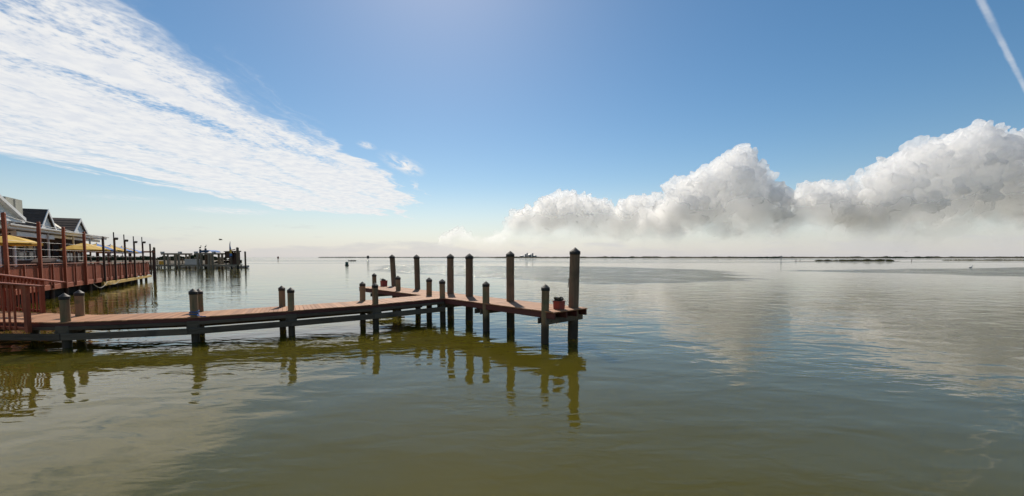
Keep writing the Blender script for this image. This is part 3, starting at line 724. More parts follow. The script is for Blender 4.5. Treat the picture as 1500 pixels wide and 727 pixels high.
# tables and seats glimpsed through the fence
def table(s, o, label):
    t = empty('patio_table', T(s, o, FZ), label, 'table', 'tables on the terrace')
    m = MB(); m.lathe([(.48, FZ + .72), (.5, FZ + .74), (.5, FZ + .77), (.47, FZ + .78)], 16, T(s, o, 0)); m.build('table_top', M_darkwood, t)
    for k in range(4):
        a = k * math.pi / 2 + .4; d = Vector((math.cos(a), math.sin(a), 0))
        m = MB(); m.tube([T(s, o, FZ) + d * .42, T(s, o, FZ + .72) + d * .25], .025, 6); m.build('leg', M_darkmetal, t)
for s, lb in ((10.0, 'round dark patio table in front of the wide window'), (16.6, 'round dark patio table by the dark doorway'), (21.0, 'round dark patio table between the blue and yellow umbrellas'), (26.0, 'round dark patio table beside the open timber shelter')):
    table(s, -1.2, lb)
# brown cart with a rounded lid standing behind the fence
ct = empty('serving_cart', T(6.0, -1.2, FZ), 'brown wooden serving cart with a rounded lid behind the fence', 'cart')
m = MB(); tbox(m, 4.9, 7.0, -1.7, -.8, FZ + .25, FZ + 1.25); m.build('body', M_brown, ct)
m = MB(); m.prism([T(4.85, -.75, FZ + 1.26)] + [T(4.85 + 2.2 * k / 8, -.75, FZ + 1.26 + .36 * math.sin(math.pi * (k + .6) / 9.2)) for k in range(9)] + [T(7.05, -.75, FZ + 1.26)], RN * -1.0); m.build('lid', M_darkwood, ct)
m = MB(); tbox(m, 5.7, 6.3, -.74, -.71, FZ + 1.38, FZ + 1.50); m.build('handle', M_pole, ct)
for s in (5.15, 6.75):
    for o in (-1.55, -.95):
        m = MB(); m.tube([T(s - .03, o, FZ + .13), T(s + .03, o, FZ + .13)], .13, 12); m.build('wheel', M_darkmetal, ct)
        m = MB(); m.tube([T(s, o, FZ + .13), T(s, o, FZ + .26)], .025, 6); m.build('wheel_post', M_darkmetal, ct)
# red beam gate at the far corner
gt = empty('beam_frame', T(31.2, -2, 0), 'red crossbeam on a dark piling past the terrace corner', 'frame')
m = MB(); m.tube([(-45.3, 53.6, -1.2), (-45.3, 53.6, 3.75)], [.17, .15], 10); m.build('post', M_darkwood, gt)
m = MB(); m.tube([(-49.2, 54.6, -1.2), (-49.2, 54.6, 3.75)], [.17, .15], 10); m.build('post', M_darkwood, gt)
beam_part('crossbeam', (-45.1, 53.5, 3.53), (-49.4, 54.6, 3.53), .14, .20, M_redrail, gt)

# ------------------------------------------------------------------ far dock
DY = 108.0
dock = empty('far_dock', (-82, DY, 0), 'distant timber dock on piles beyond the restaurant terrace', 'dock')
beam_part('deck_slab', (-99, DY, .92), (-69.4, DY, .92), 2.6, .14, M_dock, dock)
beam_part('edge_board', (-99, DY - 1.34, .70), (-69.4, DY - 1.34, .70), .08, .34, M_dock, dock)
for i in range(13):
    for yy in (-1.1, 1.1):
        m = MB(); m.tube([(-98 + i * 2.35, DY + yy, -1), (-98 + i * 2.35, DY + yy, .86)], .15, 8); m.build('pile', M_dock, dock)
beam_part('back_walk', (-99, DY + 9, 1.05), (-76, DY + 9, 1.05), 1.6, .16, M_dock, dock)
for i in range(7):
    m = MB(); m.tube([(-98 + i * 3.5, DY + 9, -1), (-98 + i * 3.5, DY + 9, 2.6 + .3 * (i % 2))], .15, 8); m.build('pile', M_dock, dock)
beam_part('edge_board', (-99, DY + 8.2, .75), (-76, DY + 8.2, .75), .08, .4, M_dock, dock)
beam_part('rail', (-99, DY + 8.6, 2.3), (-76, DY + 8.6, 2.3), .1, .14, M_darkwood, dock)
def lift(x0, x1, zb, label, canopy=None, r=.2):
    t = empty('boat_lift', ((x0 + x1) / 2, DY, 0), label, 'boat lift', 'boat lifts at the far dock')
    for x in (x0 + .7, x0 + 1.6, x1 - 1.6, x1 - .7):
        for yy in (-1.6, 2.0):
            m = MB(); m.tube([(x, DY + yy, -1), (x, DY + yy, zb)], r, 10); m.build('pile', M_dock, t)
    for yy in (-1.6, 2.0):
        beam_part('beam', (x0, DY + yy, zb + .12), (x1, DY + yy, zb + .12), .3, .42, M_dock, t)
    for x in (x0 + .3, x1 - .3):
        m = MB(); m.box(x - .3, x + .3, DY - 1.9, DY - 1.3, zb + .2, zb + .7); m.build('motor_box', M_grmetal, t)
    if canopy:
        c = MB(); xm = (x0 + x1) / 2; hw = (x1 - x0) * .32
        arc = [(xm - hw * math.cos(math.pi * k / 10), zb + .45 + .55 * math.sin(math.pi * k / 10)) for k in range(11)]
        for k in range(10):
            (xa, za), (xb, zb2) = arc[k], arc[k + 1]
            c.hexa([(xa, DY - 1.5, za), (xb, DY - 1.5, zb2), (xb, DY + 1.8, zb2), (xa, DY + 1.8, za), (xa, DY - 1.5, za + .05), (xb, DY - 1.5, zb2 + .05), (xb, DY + 1.8, zb2 + .05), (xa, DY + 1.8, za + .05)])
        c.build('canopy', canopy, t)
    return t
lift(-88.0, -83.0, 3.55, 'boat lift with a plain grey beam frame on the far dock')
lift(-79.6, -74.5, 3.6, 'boat lift topped by a small blue canopy on the far dock', M_blue, .26)
# pale storage box
bxe = empty('storage_box', (-80.8, DY - .6, .99), 'pale grey storage box on the far dock', 'box')
m = MB(); m.box(-82.6, -79.1, DY - 1.1, DY - .1, .99, 2.25); m.build('body', M_grmetal, bxe)
m = MB(); m.box(-82.7, -79.0, DY - 1.17, DY - .05, 2.25, 2.36); m.build('lid', M_pole, bxe)
for i in range(6):
    beam_part('board', (-82.5 + i * .6, DY - 1.11, 1.6), (-81.98 + i * .6, DY - 1.11, 1.6), .03, 1.15, M_grmetal, bxe)
# slim pilings with a pelican resting on each
def tall_post(x, y, top, label, r=.2):
    t = empty('mooring_post', (x, y, 0), label, 'piling', None)
    m = MB(); m.tube([(x, y, -1), (x, y, top)], [r * 1.05, r], 10); m.build('post', M_tall, t)
    m = MB(); m.lathe([(r * 1.1, top - .04), (r * 1.1, top + .04), (.02, top + .24)], 10, (x, y, 0)); m.build('cap', M_cap, t)
def perched(x, y, z, label, k=1.0, m_=None):
    mm = m_ or M_bird
    b = MB(); n = 10
    b.tube([(x - .34 * k, y, z + .16 * k), (x - .2 * k, y, z + .27 * k), (x, y, z + .36 * k), (x + .14 * k, y, z + .48 * k), (x + .16 * k, y, z + .64 * k), (x + .12 * k, y, z + .78 * k), (x + .18 * k, y, z + .86 * k), (x + .30 * k, y, z + .80 * k), (x + .52 * k, y, z + .62 * k)],
           [.02 * k, .10 * k, .17 * k, .13 * k, .06 * k, .05 * k, .075 * k, .045 * k, .012 * k], n)
    b.tube([(x - .03 * k, y - .06 * k, z), (x, y - .06 * k, z + .25 * k)], .02 * k, 5); b.tube([(x - .03 * k, y + .06 * k, z), (x, y + .06 * k, z + .25 * k)], .02 * k, 5)
    tag(b.build('pelican', mm, None, (x, y, z), True), label, 'bird')
tall_post(-80.4, DY + 1.4, 4.75, 'bare piling behind the pale storage box with a pelican on top', .24)
tall_post(-79.1, DY + 1.5, 5.0, 'tallest bare piling beside the blue-canopied boat lift', .24)
perched(-80.4, DY + 1.4, 4.98, 'dark pelican hunched on the piling behind the pale storage box', 1.0)
perched(-79.1, DY + 1.5, 5.23, 'dark pelican on the tallest piling beside the blue-canopied lift', .9)
tall_post(-69.5, DY - .6, 5.2, 'thick dark piling at the outer end of the far dock', .3)
tall_post(-70.9, DY - 1.0, 3.0, 'short piling beside the tall feather flag', .24)
tall_post(-69.1, DY + 1.8, 4.2, 'slim piling behind the outer end of the far dock', .2)
tall_post(-90.0, DY - 1.3, 5.2, 'piling at the shore end of the far dock', .24)
# shed with open dark frame and red roof trim
sh = empty('dock_shed', (-71.5, DY + .4, .99), 'small dark dock shed with red roof trim at the end of the far dock', 'shed')
for x in (-72.6, -71.4, -70.2):
    for y in (-.5, 1.2): beam_part('post', (x, DY + y, .99), (x, DY + y, 4.2), .2, .2, M_darkwood, sh)
m = MB(); m.box(-72.7, -70.1, DY + .9, DY + 1.3, .99, 4.1); m.build('back_wall', M_darkwood, sh)
m = MB(); m.box(-72.75, -71.5, DY - .6, DY + .9, 2.6, 4.3); m.build('side_panel', M_darkwood, sh)
m = MB(); m.hexa([(-72.9, DY - .8, 4.22), (-69.9, DY - .8, 4.22), (-69.9, DY + 1.5, 4.22), (-72.9, DY + 1.5, 4.22), (-72.9, DY - .8, 4.36), (-69.9, DY - .8, 4.50), (-69.9, DY + 1.5, 4.50), (-72.9, DY + 1.5, 4.36)]); m.build('roof', M_brown, sh)
m = MB(); m.beam((-71.0, DY - .83, 4.6), (-69.9, DY - .83, 4.85), .08, .2); m.build('roof_trim', M_tub, sh)
# feather flag
fl = empty('feather_flag', (-71.3, DY - 1.0, .99), 'tall curved feather flag in blue and yellow on the far dock', 'flag')
pts = [(-71.3, DY - 1.0, .99), (-71.3, DY - 1.0, 3), (-71.28, DY - 1.0, 5), (-71.2, DY - 1.0, 6.2), (-71.0, DY - 1.0, 6.9)]
m = MB(); m.tube(pts, [.03, .03, .025, .02, .012], 6); m.build('pole', M_darkmetal, fl)
def fpanel(zs, mat):
    f = MB(); vs = []
    for z in zs:
        xl = -71.3 + .03 + max(0, z - 5) ** 2 * .07; w = .62 * (1 - max(0, (z - 3.6) / 3.4) ** 1.3)
        vs += [(xl, DY - 1.0, z), (xl + w, DY - 1.02 + .05 * math.sin(z * 3), z), (xl + w, DY - .99 + .05 * math.sin(z * 3), z), (xl, DY - .97, z)]
    fs = []
    for i in range(len(zs) - 1):
        for k in range(4): fs.append((i * 4 + k, i * 4 + (k + 1) % 4, i * 4 + 4 + (k + 1) % 4, i * 4 + 4 + k))
    f.add(vs, fs); f.build('cloth', mat, fl)
fpanel([2.6, 3.0, 3.4, 3.8], M_blue); fpanel([3.81, 4.3, 4.8], M_yellow); fpanel([4.81, 5.3, 5.8, 6.3, 6.8], M_blue)
# yellow and blue barrels on the dock
def barrel(x, y, z, m_, label):
    b = MB(); b.lathe([(.27, 0), (.29, .05), (.31, .45), (.29, .85), (.27, .9), (.2, .9)], 14, (x, y, z)); tag(b.build('barrel', m_, None, (x, y, z), True), label, 'barrel')
barrel(-88.9, DY - .3, .99, M_yellow, 'yellow barrel beside the piling at the shore end of the far dock')
barrel(-89.6, DY - .1, .99, M_yellow, 'yellow barrel furthest inshore on the far dock')
# a moored skiff at the back walk
def skiff(x, y, label, L=4.6, m_=None, yaw=0.0, person=False, motor=True):
    t = empty('skiff', (x, y, 0), label, 'boat', None); cs, sn = math.cos(yaw), math.sin(yaw)
    secs = []
    for k in range(7):
        u = -L / 2 + L * k / 6; w = [.72, .80, .85, .82, .68, .42, .04][k]; zz = .55 + .16 * (k / 6) ** 2; kz = -.12 + (.30 if k == 6 else .06 * (k > 4))
        secs.append([(u, -w, zz), (u, -w * .8, .12), (u, 0, kz), (u, w * .8, .12), (u, w, zz), (u, w * .88, zz), (u, 0, .1), (u, -w * .88, zz)])
    h = MB(); vs = [(x + cs * p[0] - sn * p[1], y + sn * p[0] + cs * p[1], p[2]) for s_ in secs for p in s_]; fs = []
    for i in range(6):
        for k in range(8): a = i * 8 + k; b = i * 8 + (k + 1) % 8; fs.append((a, b, b + 8, a + 8))
    fs += [tuple(range(7, -1, -1)), tuple(range(48, 56))]
    h.add(vs, fs).build('hull', m_ or M_white, t)
    for u in (-L * .22, L * .12):
        s_ = MB(); s_.beam((x + cs * u - sn * -.62, y + sn * u + cs * -.62, .42), (x + cs * u - sn * .62, y + sn * u + cs * .62, .42), .28, .05); s_.build('bench', M_grey, t)
    if motor:
        mo = MB(); px, py = x - cs * (L / 2 + .15), y - sn * (L / 2 + .15); mo.beam((px, py, -.3), (px, py, .62), .1, .12); mo.beam((px, py, .60), (px, py, .98), .3, .26); mo.build('outboard', M_darkmetal, t)
    return t
skiff(-77.5, DY + 5, 'white skiff moored behind the blue-canopied lift', 5.0)
skiff(-86.0, DY + 5, 'white skiff moored behind the plain grey lift', 5.0)
skiff(-72.6, DY + 5.4, 'white skiff moored behind the dark dock shed', 4.4)

# ------------------------------------------------------------------ bits on the bay
def person_sitting(x, y, z, label, col_):
    """seated figure, one skin"""
    me = bpy.data.meshes.new('person')
    V = [(0, 0, .12), (0, 0, .38), (.03, 0, .55), (.05, 0, .63), (.07, 0, .78), (.0, .17, .53), (.14, .22, .32), (.34, .14, .26), (.0, -.17, .53), (.14, -.22, .32), (.34, -.14, .26), (.38, .1, .12), (.42, .1, -.26), (.38, -.1, .12), (.42, -.1, -.26)]
    Ee = [(0, 1), (1, 2), (2, 3), (3, 4), (2, 5), (5, 6), (6, 7), (2, 8), (8, 9), (9, 10), (0, 11), (11, 12), (0, 13), (13, 14)]
    me.from_pydata([(a, b, c) for a, b, c in V], Ee, []); me.materials.append(col_)
    o = link_mesh('person', me, (x, y, z)); tag(o, label, 'person')
    md = o.modifiers.new('skin', 'SKIN'); sub = o.modifiers.new('sub', 'SUBSURF'); sub.levels = 1; sub.render_levels = 1
    rr = [.15, .14, .15, .06, .11, .07, .05, .04, .07, .05, .04, .09, .06, .09, .06]
    for i, v in enumerate(me.skin_vertices[0].data): v.radius = (rr[i], rr[i]); v.use_root = (i == 0)
skf = skiff(-119, 316, 'small low skiff with two people fishing out on the open bay', 5.4, M_darkwood, 0.2)
person_sitting(-119.9, 315.8, .46, 'person in dark clothes seated at the stern of the open skiff', M_bird)
person_sitting(-118.4, 316.1, .46, 'person in pale clothes seated amidships in the open skiff', M_white)
def can_buoy(x, y, r, h, m_, label):
    t = empty('channel_buoy', (x, y, 0), label, 'buoy')
    b = MB(); b.lathe([(r * .8, -.6), (r, -.2), (r, h * .86), (r * .95, h * .9), (r * .55, h * .92), (r * .5, h)], 16, (x, y, 0)); b.build('body', m_, t, smooth=True)
    b = MB(); b.lathe([(r * 1.25, -.15), (r * 1.3, .05), (r * 1.25, .22)], 16, (x, y, 0)); b.build('float_collar', M_darkmetal, t, smooth=True)
can_buoy(-58.5, 150, .52, 1.25, M_green, 'dark green can buoy floating past the pier head')
def day_marker(x, y, h, w, m_, label):
    t = empty('channel_marker', (x, y, 0), label, 'marker')
    b = MB(); b.tube([(x, y, -1), (x, y, h)], .22, 8); b.build('post', M_darkwood, t)
    b = MB(); b.box(x - w / 2, x + w / 2, y - .34, y - .24, h - w * 1.1, h + .2); b.build('board', m_, t)
    b = MB(); b.lathe([(.3, h + .2), (.3, h + .6), (.1, h + .8)], 8, (x, y, 0)); b.build('lamp', M_darkmetal, t)
day_marker(-163, 480, 4.2, 2.6, M_darkmetal, 'dark square channel marker on a post near the fishing skiff')
day_marker(-320, 580, 3.4, 2.4, M_tub, 'red channel marker on a post far off beyond the dock')
day_marker(306, 482, 4.0, 1.6, M_grmetal, 'pale slim channel marker on a post before the marsh islet')
# rough stakes by the islet
for i, (x, y, h) in enumerate(((201, 300, 1.6), (206, 303, 1.1), (283, 300, 1.7))):
    b = MB(); b.tube([(x, y, -.6), (x + .1, y, h)], [.22, .14], 7)
    tag(b.build('stake', M_darkwood, None), ['leaning stake on the bare sand end of the marsh islet', 'stubby stake on the bare sand end of the marsh islet', 'lone stake standing clear past the grassy end of the islet'][i], 'stake', None)
# birds
def flyer(x, y, z, k, label, yaw=0.3):
    b = MB(); cs, sn = math.cos(yaw), math.sin(yaw)
    def L(u, v, w): return (x + (cs * u - sn * v) * k, y + (sn * u + cs * v) * k, z + w * k)
    b.tube([L(-.5, 0, 0), L(-.3, 0, .02), L(0, 0, .03), L(.3, 0, .05), L(.5, 0, .06), L(.68, 0, .02)], [.02 * k, .09 * k, .13 * k, .09 * k, .07 * k, .01 * k], 8)
    for sg in (-1, 1):
        a = [L(.18, sg * .06, .06), L(-.16, sg * .06, .05), L(-.12, sg * .65, .30), L(.16, sg * .65, .32)]
        c = [L(-.05, sg * 1.15, .12), L(.06, sg * 1.15, .13)]
        t = Vector((0, 0, .03 * k)); a = [Vector(p) for p in a]; c = [Vector(p) for p in c]
        b.hexa([a[0], a[1], a[2], a[3], a[0] + t, a[1] + t, a[2] + t, a[3] + t]); b.hexa([a[3], a[2], c[0], c[1], a[3] + t, a[2] + t, c[0] + t, c[1] + t])
    tag(b.build('gull', M_bird, None, (x, y, z)), label, 'bird')
flyer(-66.6, 97, 6.8, .75, 'dark gull flying just above the feather flag')
flyer(211, 227, 5.9, .7, 'lone gull flying low over the far marsh islet')
# floating egret-white bird on the water
def swimmer(x, y, k, label):
    b = MB(); b.tube([(x - .5 * k, y, .12 * k), (x - .25 * k, y, .16 * k), (x, y, .17 * k), (x + .25 * k, y, .2 * k), (x + .36 * k, y, .42 * k), (x + .36 * k, y, .66 * k), (x + .46 * k, y, .70 * k), (x + .66 * k, y, .60 * k)], [.03 * k, .17 * k, .22 * k, .14 * k, .06 * k, .055 * k, .06 * k, .012 * k], 9)
    tag(b.build('white_pelican', M_wbird, None, (x, y, 0), True), label, 'bird')
swimmer(123, 113.5, 1.1, 'white pelican floating on the ruffled water before the far islets')
swimmer(251, 285, 1.2, 'white pelican resting beside the marsh islet grass')
# ------------------------------------------------------------------ islets and the far shore
def islet(pts, label_n, hz):
    m = MB(); n = len(pts)
    cx, cy = sum(p[0] for p in pts) / n, sum(p[1] for p in pts) / n
    vs = [(p[0], p[1], -.3) for p in pts] + [(cx + (p[0] - cx) * .93, cy + (p[1] - cy) * .8, hz) for p in pts]
    m.add(vs, [tuple(range(n, 2 * n))] + [(i, (i + 1) % n, n + (i + 1) % n, n + i) for i in range(n)])
    tag(m.build('marsh_islet', M_ground, None, (cx, cy, 0)), kind='structure')
def oval(x0, x1, y0, y1, k=26):
    return [((x0 + x1) / 2 + (x1 - x0) / 2 * math.cos(2 * math.pi * i / k), (y0 + y1) / 2 + (y1 - y0) / 2 * math.sin(2 * math.pi * i / k) * random.uniform(.8, 1.1)) for i in range(k)]
islet(oval(197, 276, 292, 306), '', .14); islet(oval(392, 470, 372, 392), '', .14)
def grass(clumps, label):
    V, F = [], []
    for cx, cy, rx, ry, h, n in clumps:
        for i in range(n):
            a, r = random.uniform(0, 6.28), random.random() ** .5
            x, y = cx + rx * r * math.cos(a), cy + ry * r * math.sin(a); hh = h * (1 - .55 * r * r) * random.uniform(.5, 1.15)
            t = random.uniform(0, 3.14); w = random.uniform(.08, .22); dx, dy = w * math.cos(t), w * math.sin(t); lx, ly = random.uniform(-.35, .35) * hh, random.uniform(-.35, .35) * hh
            b = len(V); V += [(x - dx, y - dy, .05), (x + dx, y + dy, .05), (x + dx * .7 + lx * .5, y + dy * .7 + ly * .5, hh * .6), (x - dx * .7 + lx * .5, y - dy * .7 + ly * .5, hh * .6), (x + lx, y + ly, hh)]
            F += [(b, b + 1, b + 2, b + 3), (b + 3, b + 2, b + 4)]
    me = bpy.data.meshes.new('marsh_grass'); me.from_pydata(V, [], F); me.materials.append(M_marsh); me.update()
    tag(link_mesh('marsh_grass', me), label, 'grass', kind='stuff')
cl = [(random.uniform(214, 268), random.uniform(296, 303), random.uniform(1.5, 4), random.uniform(1, 2.5), random.uniform(.7, 1.6), 130) for _ in range(26)]
cl += [(x, 298, 3.2, 2, h, 320) for x, h in ((250, 1.9), (241, 1.7), (259, 2.0), (233, 1.5), (222, 1.3), (265, 1.5))]
grass(cl, 'brown-green marsh grass tufts covering the nearer low islet')
grass([(random.uniform(398, 462), random.uniform(376, 388), random.uniform(2, 6), random.uniform(1, 3), random.uniform(.5, 1.2), 110) for _ in range(28)], 'sparse yellowish marsh grass on the farther low islet')

def tree_line(x_of, y_of, n, h0, h1, label, w=6.0, dens=1.0):
    """a far wood: clumps of leaf-sized faces over a low bank"""
    V, F = [], []
    for i in range(n):
        u = (i + random.random()) / n; x, y = x_of(u), y_of(u)
        hh = (h0 + (h1 - h0) * (vnoise(np.array([[u * n * .045, 3.3, .5]]))[0] + .5) * random.uniform(.6, 1.3))
        k = int(9 * dens)
        for j in range(k):
            zz = hh * random.uniform(.05, 1.0); r = w * .5 * (1.15 - (zz / hh) ** 2)
            px, py = x + random.uniform(-r, r), y + random.uniform(-r, r); s_ = random.uniform(.5, 1.3) * w * .2
            a = random.uniform(0, 6.28); t = random.uniform(-.5, .5)
            ux, uy = math.cos(a) * s_, math.sin(a) * s_
            b = len(V); V += [(px - ux, py - uy, zz - s_ * .6), (px + ux, py + uy, zz - s_ * .6 + t), (px + ux * .7, py + uy * .7, zz + s_ * .5), (px - ux * .5, py - uy * .5, zz + s_ * .7)]
            F.append((b, b + 1, b + 2, b + 3))
    me = bpy.data.meshes.new('tree_line'); me.from_pydata(V, [], F); me.materials.append(M_leaf); me.update()
    tag(link_mesh('tree_line', me), label, 'trees', kind='stuff')
def shore(pts, name='shore', dp=60):
    m = MB(); n = len(pts)
    vs = [(x, y, -.5) for x, y in pts] + [(x, y + dp, -.5) for x, y in pts] + [(x, y + dp * .2, 1.0) for x, y in pts] + [(x, y + dp, 1.4) for x, y in pts]
    fs = []
    for i in range(n - 1): fs += [(i, i + 1, 2 * n + i + 1, 2 * n + i), (2 * n + i, 2 * n + i + 1, 3 * n + i + 1, 3 * n + i), (3 * n + i, 3 * n + i + 1, n + i + 1, n + i)]
    m.add(vs, fs); tag(m.build(name, M_ground), kind='structure')
Lr = lambda a, b, u: a + (b - a) * u
shore([(-80 + 2380 * i / 20, 1500 - 200 * i / 20 + 30 * math.sin(i * 1.7)) for i in range(21)])
tree_line(lambda u: Lr(-60, 2250, u), lambda u: Lr(1530, 1340, u) + 25 * math.sin(u * 30), 3600, 1.8, 5.4, 'long low dark tree line along the far shore of the bay', 9, 1.0)
tree_line(lambda u: Lr(-1500, -60, u), lambda u: 3300 + 60 * math.sin(u * 20), 700, 2.0, 5.5, 'faint broken tree line on the horizon beyond the pier head', 14, .8)
shore([(-240 + 190 * i / 8, 205 + 2 * math.sin(i)) for i in range(5)], dp=24)
tree_line(lambda u: Lr(-250, -152, u), lambda u: 222 + 6 * math.sin(u * 13), 520, 1.6, 4.6, 'green tree line behind the far dock and terrace', 3.6, 2.0)
# cluster of tanks and towers on the far shore
pl = empty('refinery_plant', (60, 1560, 1), 'small cluster of pale tanks and towers on the far shore', 'plant')
for x, r, h in ((36, 8, 9), (50, 3, 15), (56, 2.5, 19), (66, 6, 14), (76, 3, 18), (84, 7, 10)):
    m = MB(); m.lathe([(r, 1), (r, h * .92), (r * .6, h), (.1, h + .4)], 12, (x, 1560, 0)); m.build('tank', M_grmetal, pl)

# ------------------------------------------------------------------ clouds
def cloud_mat():
    m = bpy.data.materials.new('cumulus'); m.use_nodes = True; nt = m.node_tree; nt.nodes.clear(); N = NT(nt)
    pos = N.n('ShaderNodeNewGeometry').outputs['Position']; _, yy, zz = N.sep(pos)
    big = N.noise(pos, 1 / 900.0, 2, 0.5)
    hh = N.m('ADD', zz, N.m('MULTIPLY', N.m('SUBTRACT', big, 0.5), 1100.0))
    v = nt.nodes.new('ShaderNodeVolumeScatter'); v.inputs['Color'].default_value = (0.988, 0.994, 1, 1); v.inputs['Anisotropy'].default_value = 0.55
    N.put(v.inputs['Density'], N.ss(hh, 300.0, 1450.0, 0.00013, 0.0042))          # dense heads; low density at the base imitates distant haze
    out = nt.nodes.new('ShaderNodeOutputMaterial'); nt.links.new(v.outputs[0], out.inputs['Volume'])
    m.cycles.homogeneous_volume = False; m.cycles.volume_step_rate = 0.35
    bn = N.n('ShaderNodeBump'); bn.inputs['Strength'].default_value = 0.5; bn.inputs['Distance'].default_value = 80.0; N.put(bn.inputs['Height'], N.noise(pos, 1 / 130.0, 5, 0.6))
    df = N.n('ShaderNodeBsdfDiffuse'); df.inputs[0].default_value = (0.98, 0.98, 0.98, 1); N.put(df.inputs['Normal'], bn.outputs[0])
    tl = N.n('ShaderNodeBsdfTranslucent'); tl.inputs[0].default_value = (0.99, 0.99, 0.99, 1); N.put(tl.inputs['Normal'], bn.outputs[0])
    p = N.n('ShaderNodeMixShader'); p.inputs[0].default_value = 0.5; nt.links.new(df.outputs[0], p.inputs[1]); nt.links.new(tl.outputs[0], p.inputs[2])
    tr = N.n('ShaderNodeBsdfTransparent')
    f = N.ss(hh, 500.0, 1600.0, 0.0, 0.34)                                       # crisp heads; surface fades out low down to imitate haze
    mx = N.n('ShaderNodeMixShader'); N.put(mx.inputs[0], f); nt.links.new(tr.outputs[0], mx.inputs[1]); nt.links.new(p.outputs[0], mx.inputs[2])
    nt.links.new(mx.outputs[0], out.inputs['Surface'])
    return m
M_cloud = cloud_mat()
def ico(sub):
    import bmesh
    bm = bmesh.new(); bmesh.ops.create_icosphere(bm, subdivisions=sub, radius=1.0)
    v = np.array([x.co[:] for x in bm.verts]); f = np.array([[y.index for y in x.verts] for x in bm.faces]); bm.free(); return v, f
ICO = {k: ico(k) for k in (1, 2, 3)}
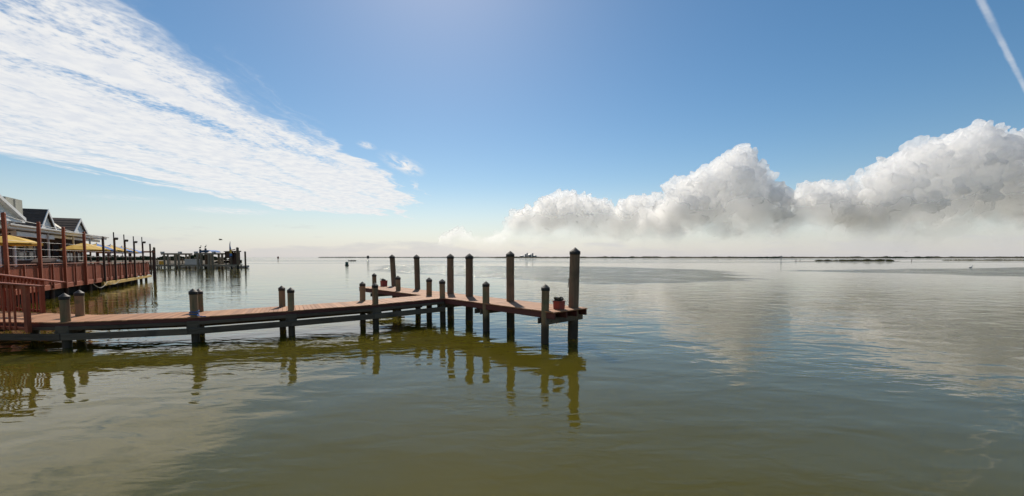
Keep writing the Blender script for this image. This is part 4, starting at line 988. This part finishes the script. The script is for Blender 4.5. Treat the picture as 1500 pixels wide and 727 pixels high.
def cumulus(prof, D, depth, label, seed, rmax=.24, vox=26.0):
    """prof: (tangent of bearing, tangent of elevation) along the crest, at distance D"""
    rg = np.random.default_rng(seed); xs = np.array([p[0] for p in prof]) * D; zs = np.array([p[1] for p in prof]) * D
    top = lambda x: np.interp(x, xs, zs)
    sp = []                                       # spheres x y z r
    x = xs[0]
    while x < xs[-1]:
        H = top(x); r = max(80., H * rg.uniform(.12, rmax)); z = H - r * 1.05
        while z > -r * .5:
            lowf = min(1.0, max(.15, .15 + 1.5 * z / H))                # base tapered so it looks veiled by haze
            for _ in range(2 if lowf > .8 else 1):
                yy = D + rg.uniform(-1, 1) * depth * .45 * lowf; rr = r * rg.uniform(.8, 1.15) * (.30 + .70 * lowf)
                xx = x + rg.uniform(-.5, .5) * r; zz = min(z, top(xx) - rr * 1.04)
                sp.append((xx, yy, zz, rr))
            z -= r * .8
        x += max(80., H * .085)
    lv0 = list(sp)
    def kids(parents, k, lo, hi):
        out = []
        for (a, b, c, r) in parents:
            for _ in range(k):
                d = rg.normal(size=3); d /= np.linalg.norm(d); d[1] = -abs(d[1]) * .8 if rg.random() < .75 else d[1]; d[2] = abs(d[2]) if rg.random() < .75 else d[2]
                q = r * rg.uniform(lo, hi)
                if c + d[2] * r * .86 + q > top(a + d[0] * r * .86) + .12 * r: continue
                out.append((a + d[0] * r * .92, b + d[1] * r * .92, c + d[2] * r * .86, q))
        return out
    lv1 = kids(lv0, 10, .2, .42); lv2 = kids([s for s in lv1 if s[3] > 45], 5, .28, .5)
    V, F, base = [], [], 0
    for lv, sub in ((lv0, 3), (lv1, 2), (lv2, 1)):
        iv, fi = ICO[sub]
        for (a, b, c, r) in lv:
            V.append(iv * (r, r * (.42 if sub == 3 else .8), r) + (a, b, c)); F.append(fi + base); base += len(iv)
    V = np.concatenate(V); F = np.concatenate(F)
    me = bpy.data.meshes.new('tmp'); me.vertices.add(len(V)); me.vertices.foreach_set('co', V.ravel().astype(np.float32))
    me.loops.add(F.size); me.loops.foreach_set('vertex_index', F.ravel().astype(np.int32))
    me.polygons.add(len(F)); me.polygons.foreach_set('loop_start', np.arange(0, F.size, 3, dtype=np.int32)); me.update(calc_edges=True)
    o = bpy.data.objects.new('tmp', me); col.objects.link(o)
    md = o.modifiers.new('r', 'REMESH'); md.mode = 'VOXEL'; md.voxel_size = vox
    sm = o.modifiers.new('s', 'SMOOTH'); sm.factor = .5; sm.iterations = 3
    dg = bpy.context.evaluated_depsgraph_get(); m2 = bpy.data.meshes.new_from_object(o.evaluated_get(dg))
    bpy.data.objects.remove(o); bpy.data.meshes.remove(me)
    n = len(m2.vertices); co = np.empty(n * 3, np.float32); m2.vertices.foreach_get('co', co); co = co.reshape(-1, 3).astype(float)
    nr = np.empty(n * 3, np.float32); m2.vertex_normals.foreach_get('vector', nr); nr = nr.reshape(-1, 3)
    q = co / 330.0
    disp = (np.abs(fbm(q * 1.5, 4)) * 2.0 - .35) * 170.0 + fbm(q * .6 + 5, 4) * 170.0
    w = np.stack([fbm(q * .8 + 31, 3), fbm(q * .8 + 71, 3), fbm(q * .8 + 11, 3)], 1) * 90.0
    k_ = np.clip(co[:, 2] / 900.0, .12, 1.0)[:, None]          # gentler where the cloud is thin
    co = co + (nr * (disp - 25.0)[:, None] + w * .8) * k_
    m2.vertices.foreach_set('co', co.ravel().astype(np.float32)); m2.update()
    o = bpy.data.objects.new('tmp', m2); col.objects.link(o)          # close up folds made by the displacement
    md = o.modifiers.new('r', 'REMESH'); md.mode = 'VOXEL'; md.voxel_size = vox * .9
    dg = bpy.context.evaluated_depsgraph_get(); m3 = bpy.data.meshes.new_from_object(o.evaluated_get(dg))
    bpy.data.objects.remove(o); bpy.data.meshes.remove(m2); m2 = m3
    m2.polygons.foreach_set('use_smooth', [True] * len(m2.polygons)); m2.materials.clear(); m2.materials.append(M_cloud)
    m2.name = 'cumulus_cloud'
    return tag(link_mesh('cumulus_cloud', m2), label, 'cloud', 'cumulus clouds along the horizon')
def crest(*pts): return [((b - 750) / 620.0, (377 - e) / 620.0) for b, e in pts]     # survey units to tangents
cumulus(crest((640, 358), (655, 340), (668, 332), (690, 345), (715, 348), (740, 344)), 13500, 700, 'small faint cumulus puff low on the horizon past the tall pilings', 3)
cumulus(crest((700, 352), (735, 340), (748, 320), (765, 305), (800, 290), (850, 282), (885, 290), (902, 302), (925, 290), (960, 288), (985, 310)), 12000, 900, 'broad low cumulus bank with a rounded double crest', 5)
cumulus(crest((930, 330), (965, 300), (985, 292), (1000, 256), (1030, 250), (1050, 232), (1072, 220), (1088, 222), (1100, 245), (1128, 280), (1138, 312), (1150, 345)), 10500, 900, 'tall peaked white cumulus tower standing between two lower banks', 11)
cumulus(crest((1140, 330), (1152, 290), (1185, 266), (1205, 262), (1238, 275), (1262, 290), (1290, 300), (1320, 320)), 10000, 800, 'modest cumulus with a ragged crest beside the largest cloud', 15)
cumulus(crest((1255, 320), (1275, 285), (1284, 246), (1300, 232), (1320, 228), (1345, 206), (1390, 196), (1410, 184), (1436, 180), (1455, 196), (1480, 196), (1500, 190), (1560, 200), (1640, 230), (1700, 300), (1740, 340)), 9000, 1100, 'largest towering cumulus with a dark bluish flank', 23, .20)
